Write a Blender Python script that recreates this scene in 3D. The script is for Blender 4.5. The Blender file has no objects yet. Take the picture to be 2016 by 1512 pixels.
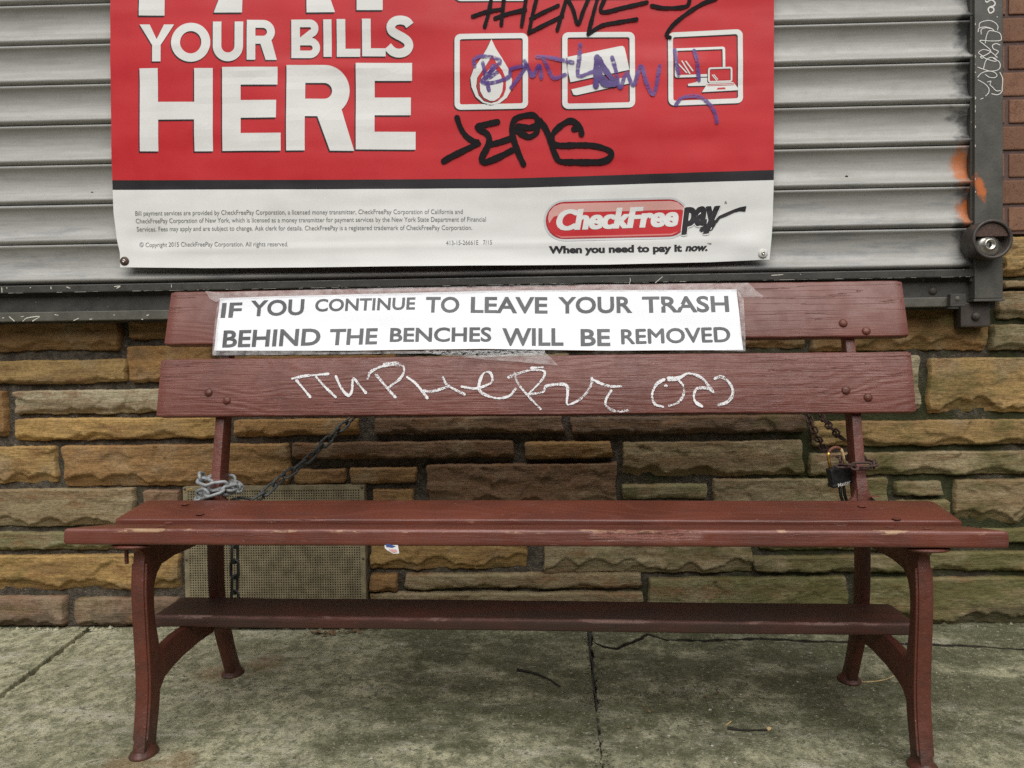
import bpy, bmesh, math, random
import numpy as np
from mathutils import Vector, Matrix, geometry
random.seed(7); rng = np.random.default_rng(11)
R = math.radians

# measured layout, all in metres: wall things as (x, z) on the wall, bench things in the bench's own frame
D = {
    'cam': {"loc":[0.0096,-2.4652,0.7825],"yaw":0.0322,"pitch":0.02594,"roll":-0.01421,"F":1654.4},
    'bench': {"b":-0.03364,"bx":-0.0096,"zr":-0.00409},
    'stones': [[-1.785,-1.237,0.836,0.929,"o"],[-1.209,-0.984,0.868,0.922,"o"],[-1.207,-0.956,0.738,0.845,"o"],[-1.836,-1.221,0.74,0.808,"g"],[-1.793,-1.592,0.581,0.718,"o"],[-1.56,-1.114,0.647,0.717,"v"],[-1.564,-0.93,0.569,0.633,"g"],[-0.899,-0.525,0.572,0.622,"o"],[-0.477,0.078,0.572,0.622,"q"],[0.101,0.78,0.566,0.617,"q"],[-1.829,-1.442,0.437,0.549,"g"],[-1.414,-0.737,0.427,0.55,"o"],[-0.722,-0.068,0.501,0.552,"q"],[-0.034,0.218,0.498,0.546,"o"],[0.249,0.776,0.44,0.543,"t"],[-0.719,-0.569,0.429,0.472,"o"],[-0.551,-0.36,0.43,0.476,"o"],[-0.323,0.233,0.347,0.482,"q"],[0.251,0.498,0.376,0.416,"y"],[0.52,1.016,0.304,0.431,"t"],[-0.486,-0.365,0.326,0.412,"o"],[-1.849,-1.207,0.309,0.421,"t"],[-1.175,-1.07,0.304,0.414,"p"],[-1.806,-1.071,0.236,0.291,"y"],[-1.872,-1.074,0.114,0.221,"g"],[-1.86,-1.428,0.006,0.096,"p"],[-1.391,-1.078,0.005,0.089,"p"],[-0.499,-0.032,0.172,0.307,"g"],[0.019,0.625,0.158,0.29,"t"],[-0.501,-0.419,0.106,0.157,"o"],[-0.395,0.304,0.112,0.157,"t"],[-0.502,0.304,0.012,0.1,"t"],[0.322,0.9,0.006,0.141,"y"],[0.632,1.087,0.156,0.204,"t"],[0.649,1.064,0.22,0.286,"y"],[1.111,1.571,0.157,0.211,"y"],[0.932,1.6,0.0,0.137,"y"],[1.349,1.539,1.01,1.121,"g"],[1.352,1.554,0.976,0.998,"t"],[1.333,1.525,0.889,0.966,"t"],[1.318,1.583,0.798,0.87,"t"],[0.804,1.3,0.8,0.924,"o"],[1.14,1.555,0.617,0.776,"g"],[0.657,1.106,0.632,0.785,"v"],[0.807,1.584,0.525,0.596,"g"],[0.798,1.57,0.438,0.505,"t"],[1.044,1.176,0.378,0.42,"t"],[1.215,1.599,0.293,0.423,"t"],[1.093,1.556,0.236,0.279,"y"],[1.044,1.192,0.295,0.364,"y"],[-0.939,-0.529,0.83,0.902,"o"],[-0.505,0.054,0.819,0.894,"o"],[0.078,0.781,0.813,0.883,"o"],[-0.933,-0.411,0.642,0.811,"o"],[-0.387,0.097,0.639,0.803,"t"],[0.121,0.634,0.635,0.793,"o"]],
    'vis': [-1.61,1.406],
    'slat_z': 1.0272,
    'slat_p': 0.11535,
    'rail_z': [1.0032,0.9464,0.9202],
    'guide_x': [1.2305,1.308],
    'guide_z': 0.9411,
    'lock': [1.2512,-0.125,1.0995],
    'lock_r': 0.0544,
    'clip': [1.1472,1.189,0.9194,0.9533],
    'lug': [1.2038,1.2861,0.8637,0.9329],
    'brick_z': [1.749,1.6716,1.5941,1.5158,1.4387,1.363,1.2872,1.2076,1.1351],
    'brick_x0': 1.3459,
    'brick_joint': 1.3576,
    'holes': [[-1.2846,-0.055,1.2888],[0.8877,-0.055,1.2897]],
    'spray': [[1.2455,-0.07,1.2493],[1.2071,-0.055,1.3169],[1.2183,-0.055,1.1891],[-0.1697,-0.06,1.0164],[0.6151,-0.06,1.0143]],
    'rail_scr': [[[1.2595,1.7642],[1.2631,1.7605],[1.2738,1.7662],[1.2809,1.7636],[1.2856,1.7563],[1.2809,1.7493],[1.2714,1.7471],[1.2666,1.7401],[1.2714,1.7304],[1.2809,1.7349],[1.2809,1.7433],[1.2738,1.7459]],[[1.2417,1.6929],[1.2452,1.7047],[1.2667,1.7102],[1.2833,1.7049],[1.2928,1.6939],[1.2916,1.6831]],[[1.2393,1.6797],[1.2417,1.6893],[1.2595,1.6924],[1.2786,1.6859],[1.2809,1.681],[1.269,1.6814],[1.2619,1.6684],[1.2584,1.6481]],[[1.2476,1.6735],[1.2476,1.6855],[1.2595,1.69],[1.2762,1.6872]],[[1.2809,1.681],[1.2976,1.6746],[1.3024,1.6625],[1.2988,1.6542],[1.2714,1.6537],[1.2441,1.6556],[1.2548,1.6446],[1.2715,1.6298],[1.2715,1.6226],[1.2548,1.6134],[1.2453,1.6112],[1.25,1.6063],[1.2536,1.611],[1.2429,1.6185],[1.2405,1.6234],[1.2524,1.6302],[1.2715,1.625],[1.2917,1.6076]],[[1.2988,1.6422],[1.2881,1.6461],[1.2786,1.6416],[1.281,1.6319],[1.2941,1.6244],[1.2857,1.6126],[1.2917,1.6076]],[[1.2477,1.6136],[1.2596,1.6061],[1.2762,1.5996],[1.2881,1.5981],[1.2857,1.6054],[1.2715,1.6082],[1.2596,1.5989],[1.2536,1.5774]],[[1.2381,1.5826],[1.2548,1.5762],[1.2715,1.571],[1.2905,1.5729],[1.2989,1.5811],[1.2965,1.5955],[1.281,1.6055]],[[1.2381,1.555],[1.2477,1.5655],[1.2667,1.5711],[1.2834,1.5671],[1.2905,1.5585],[1.2834,1.5526],[1.2691,1.5542],[1.2584,1.5617]],[[1.2989,1.5667],[1.306,1.5497],[1.3049,1.5257],[1.3037,1.5137],[1.293,1.5055],[1.2763,1.5084]],[[1.2393,1.5477],[1.2572,1.5365],[1.2679,1.5242],[1.2679,1.5122],[1.2596,1.5027]],[[1.2465,1.4946],[1.2525,1.4969]],[[1.2644,1.5411],[1.2739,1.5433],[1.2715,1.5337],[1.2787,1.5263],[1.2882,1.5165],[1.3001,1.5162]],[[1.2904,1.7198],[1.2918,1.7188]]],
    'sill_scr': [[[-1.515,0.9342],[-1.5003,0.9214]],[[-1.4798,0.9336],[-1.473,0.9345]],[[-1.4751,0.921],[-1.4614,0.93],[-1.4261,0.9334],[-1.4466,0.9206]],[[-1.3807,0.9379],[-1.3714,0.9361]],[[-1.326,0.9206],[-1.3108,0.9266]],[[-1.2791,0.9232],[-1.2724,0.9237]],[[-1.1123,0.931],[-1.1073,0.9335]],[[-1.5353,0.9312],[-1.5302,0.9311]],[[-1.2088,0.9342],[-1.2061,0.9341]],[[-1.1275,0.9208],[-1.1242,0.9207]]],
    'bar_scr': [[[-1.5476,1.0202],[-1.547,1.0069]],[[-1.5331,1.0199],[-1.5314,1.0182]],[[-1.402,1.02],[-1.4015,1.0144]],[[-1.3558,1.0192],[-1.3458,1.0151]],[[-1.2146,1.0178],[-1.1978,1.0185],[-1.208,1.0127]],[[-1.0478,1.0199],[-1.0473,1.0133]],[[-1.4638,1.0187],[-1.4611,1.0187]],[[0.2713,1.0161],[0.2724,1.0101],[0.2691,0.9982]],[[0.3428,1.0017],[0.3628,1.0185]],[[0.6696,1.0171],[0.7011,1.0186]]],
    'ban_left': [[-1.1837,2.4495],[-1.1988,1.8357],[-1.2051,1.5473],[-1.2084,1.3152],[-1.2077,1.2278],[-1.2008,1.1547],[-1.1914,1.1137],[-1.1896,1.0713]],
    'ban_right': [[0.6852,2.3826],[0.6787,1.7836],[0.6744,1.3041],[0.6708,1.1764],[0.6662,1.1195],[0.6602,1.0598]],
    'ban_bot': [[-1.1896,1.0713],[-0.9522,1.0641],[-0.6573,1.0604],[-0.3647,1.0588],[-0.0744,1.0565],[0.2137,1.0542],[0.4996,1.0556],[0.6602,1.0598]],
    'ban_blk0': [[-1.2015,1.2939],[-0.6527,1.2826],[-0.0712,1.2756],[0.3591,1.2795],[0.6715,1.2815]],
    'ban_blk1': [[-1.2007,1.3216],[-0.6521,1.3093],[-0.0709,1.3028],[0.3593,1.3066],[0.6716,1.3098]],
    'grom': [[-1.1772,1.0886],[0.6411,1.0773]],
    'ban_s': 0.00146,
    'big': [["H",-1.1235,1.4011,-0.9117,1.3964,-1.1174,1.6354],["E",-0.8843,1.3967,-0.7149,1.3929,-0.8788,1.633],["R",-0.6992,1.3926,-0.5059,1.3883,-0.694,1.6341],["E",-0.5014,1.3925,-0.3313,1.3887,-0.4968,1.6356],["Y",-1.117,1.6543,-1.0175,1.6518,-1.1142,1.7594],["O",-1.0252,1.6511,-0.9121,1.6483,-1.0225,1.7618],["U",-0.9049,1.6495,-0.8177,1.6473,-0.9022,1.7615],["R",-0.8074,1.6513,-0.7215,1.6491,-0.8048,1.7639],["B",-0.6803,1.6538,-0.5984,1.6517,-0.678,1.7612],["I",-0.5885,1.6549,-0.5648,1.6543,-0.5864,1.7587],["L",-0.5503,1.6539,-0.4838,1.6522,-0.5482,1.7583],["L",-0.4781,1.6535,-0.4115,1.6518,-0.4762,1.7577],["S",-0.4101,1.6504,-0.3344,1.6484,-0.4081,1.7633],["P",-1.1159,1.7849,-0.8792,1.7785,-1.1066,2.1409],["A",-0.8996,1.7872,-0.5522,1.7778,-0.8912,2.1412],["Y",-0.6015,1.785,-0.3059,1.7769,-0.5944,2.1346]],
    'ban_text': [["Bill payment services are provided by CheckFreePay Corporation, a licensed money transmitter, CheckFreePay Corporation of California and",-1.1436,1.2193,-0.2002,1.2057,0.01285,0.0,0,"ink_grey",1],["CheckFreePay Corporation of New York, which is licensed as a money transmitter for payment services by the New York State Department of Financial",-1.1431,1.1974,-0.1347,1.1828,0.01285,0.0,0,"ink_grey",1],["Services. Fees may apply and are subject to change. Ask clerk for details. CheckFreePay is a registered trademark of CheckFreePay Corporation.",-1.1413,1.1743,-0.1742,1.1599,0.01285,0.0,0,"ink_grey",1],["\u00a9 Copyright 2015 CheckFreePay Corporation. All rights reserved.",-1.1345,1.1294,-0.7001,1.1221,0.01285,0.0,0,"ink_grey",1],["413-15-26661E   7/15",-0.2488,1.1173,-0.1184,1.1171,0.01256,0.0,0,"ink_grey",1],["When you need to pay it",0.0423,1.0886,0.4158,1.0871,0.02117,0.035,0,"ink_black",1],["now.",0.4258,1.0876,0.487,1.0875,0.02117,0.035,0.25,"ink_black",1],["CheckFree",0.0669,1.1532,0.4064,1.1587,0.0584,0.03,0.2,"ink_white",5],["pay",0.4178,1.1585,0.5232,1.1607,0.07592,0.03,0.2,"ink_black",5],["TM",0.4872,1.1051,0.4986,1.1051,0.00438,0.01,0,"ink_black",1],["R",0.5378,1.2181,0.5442,1.2183,0.0073,0.0,0,"ink_black",1]],
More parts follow.
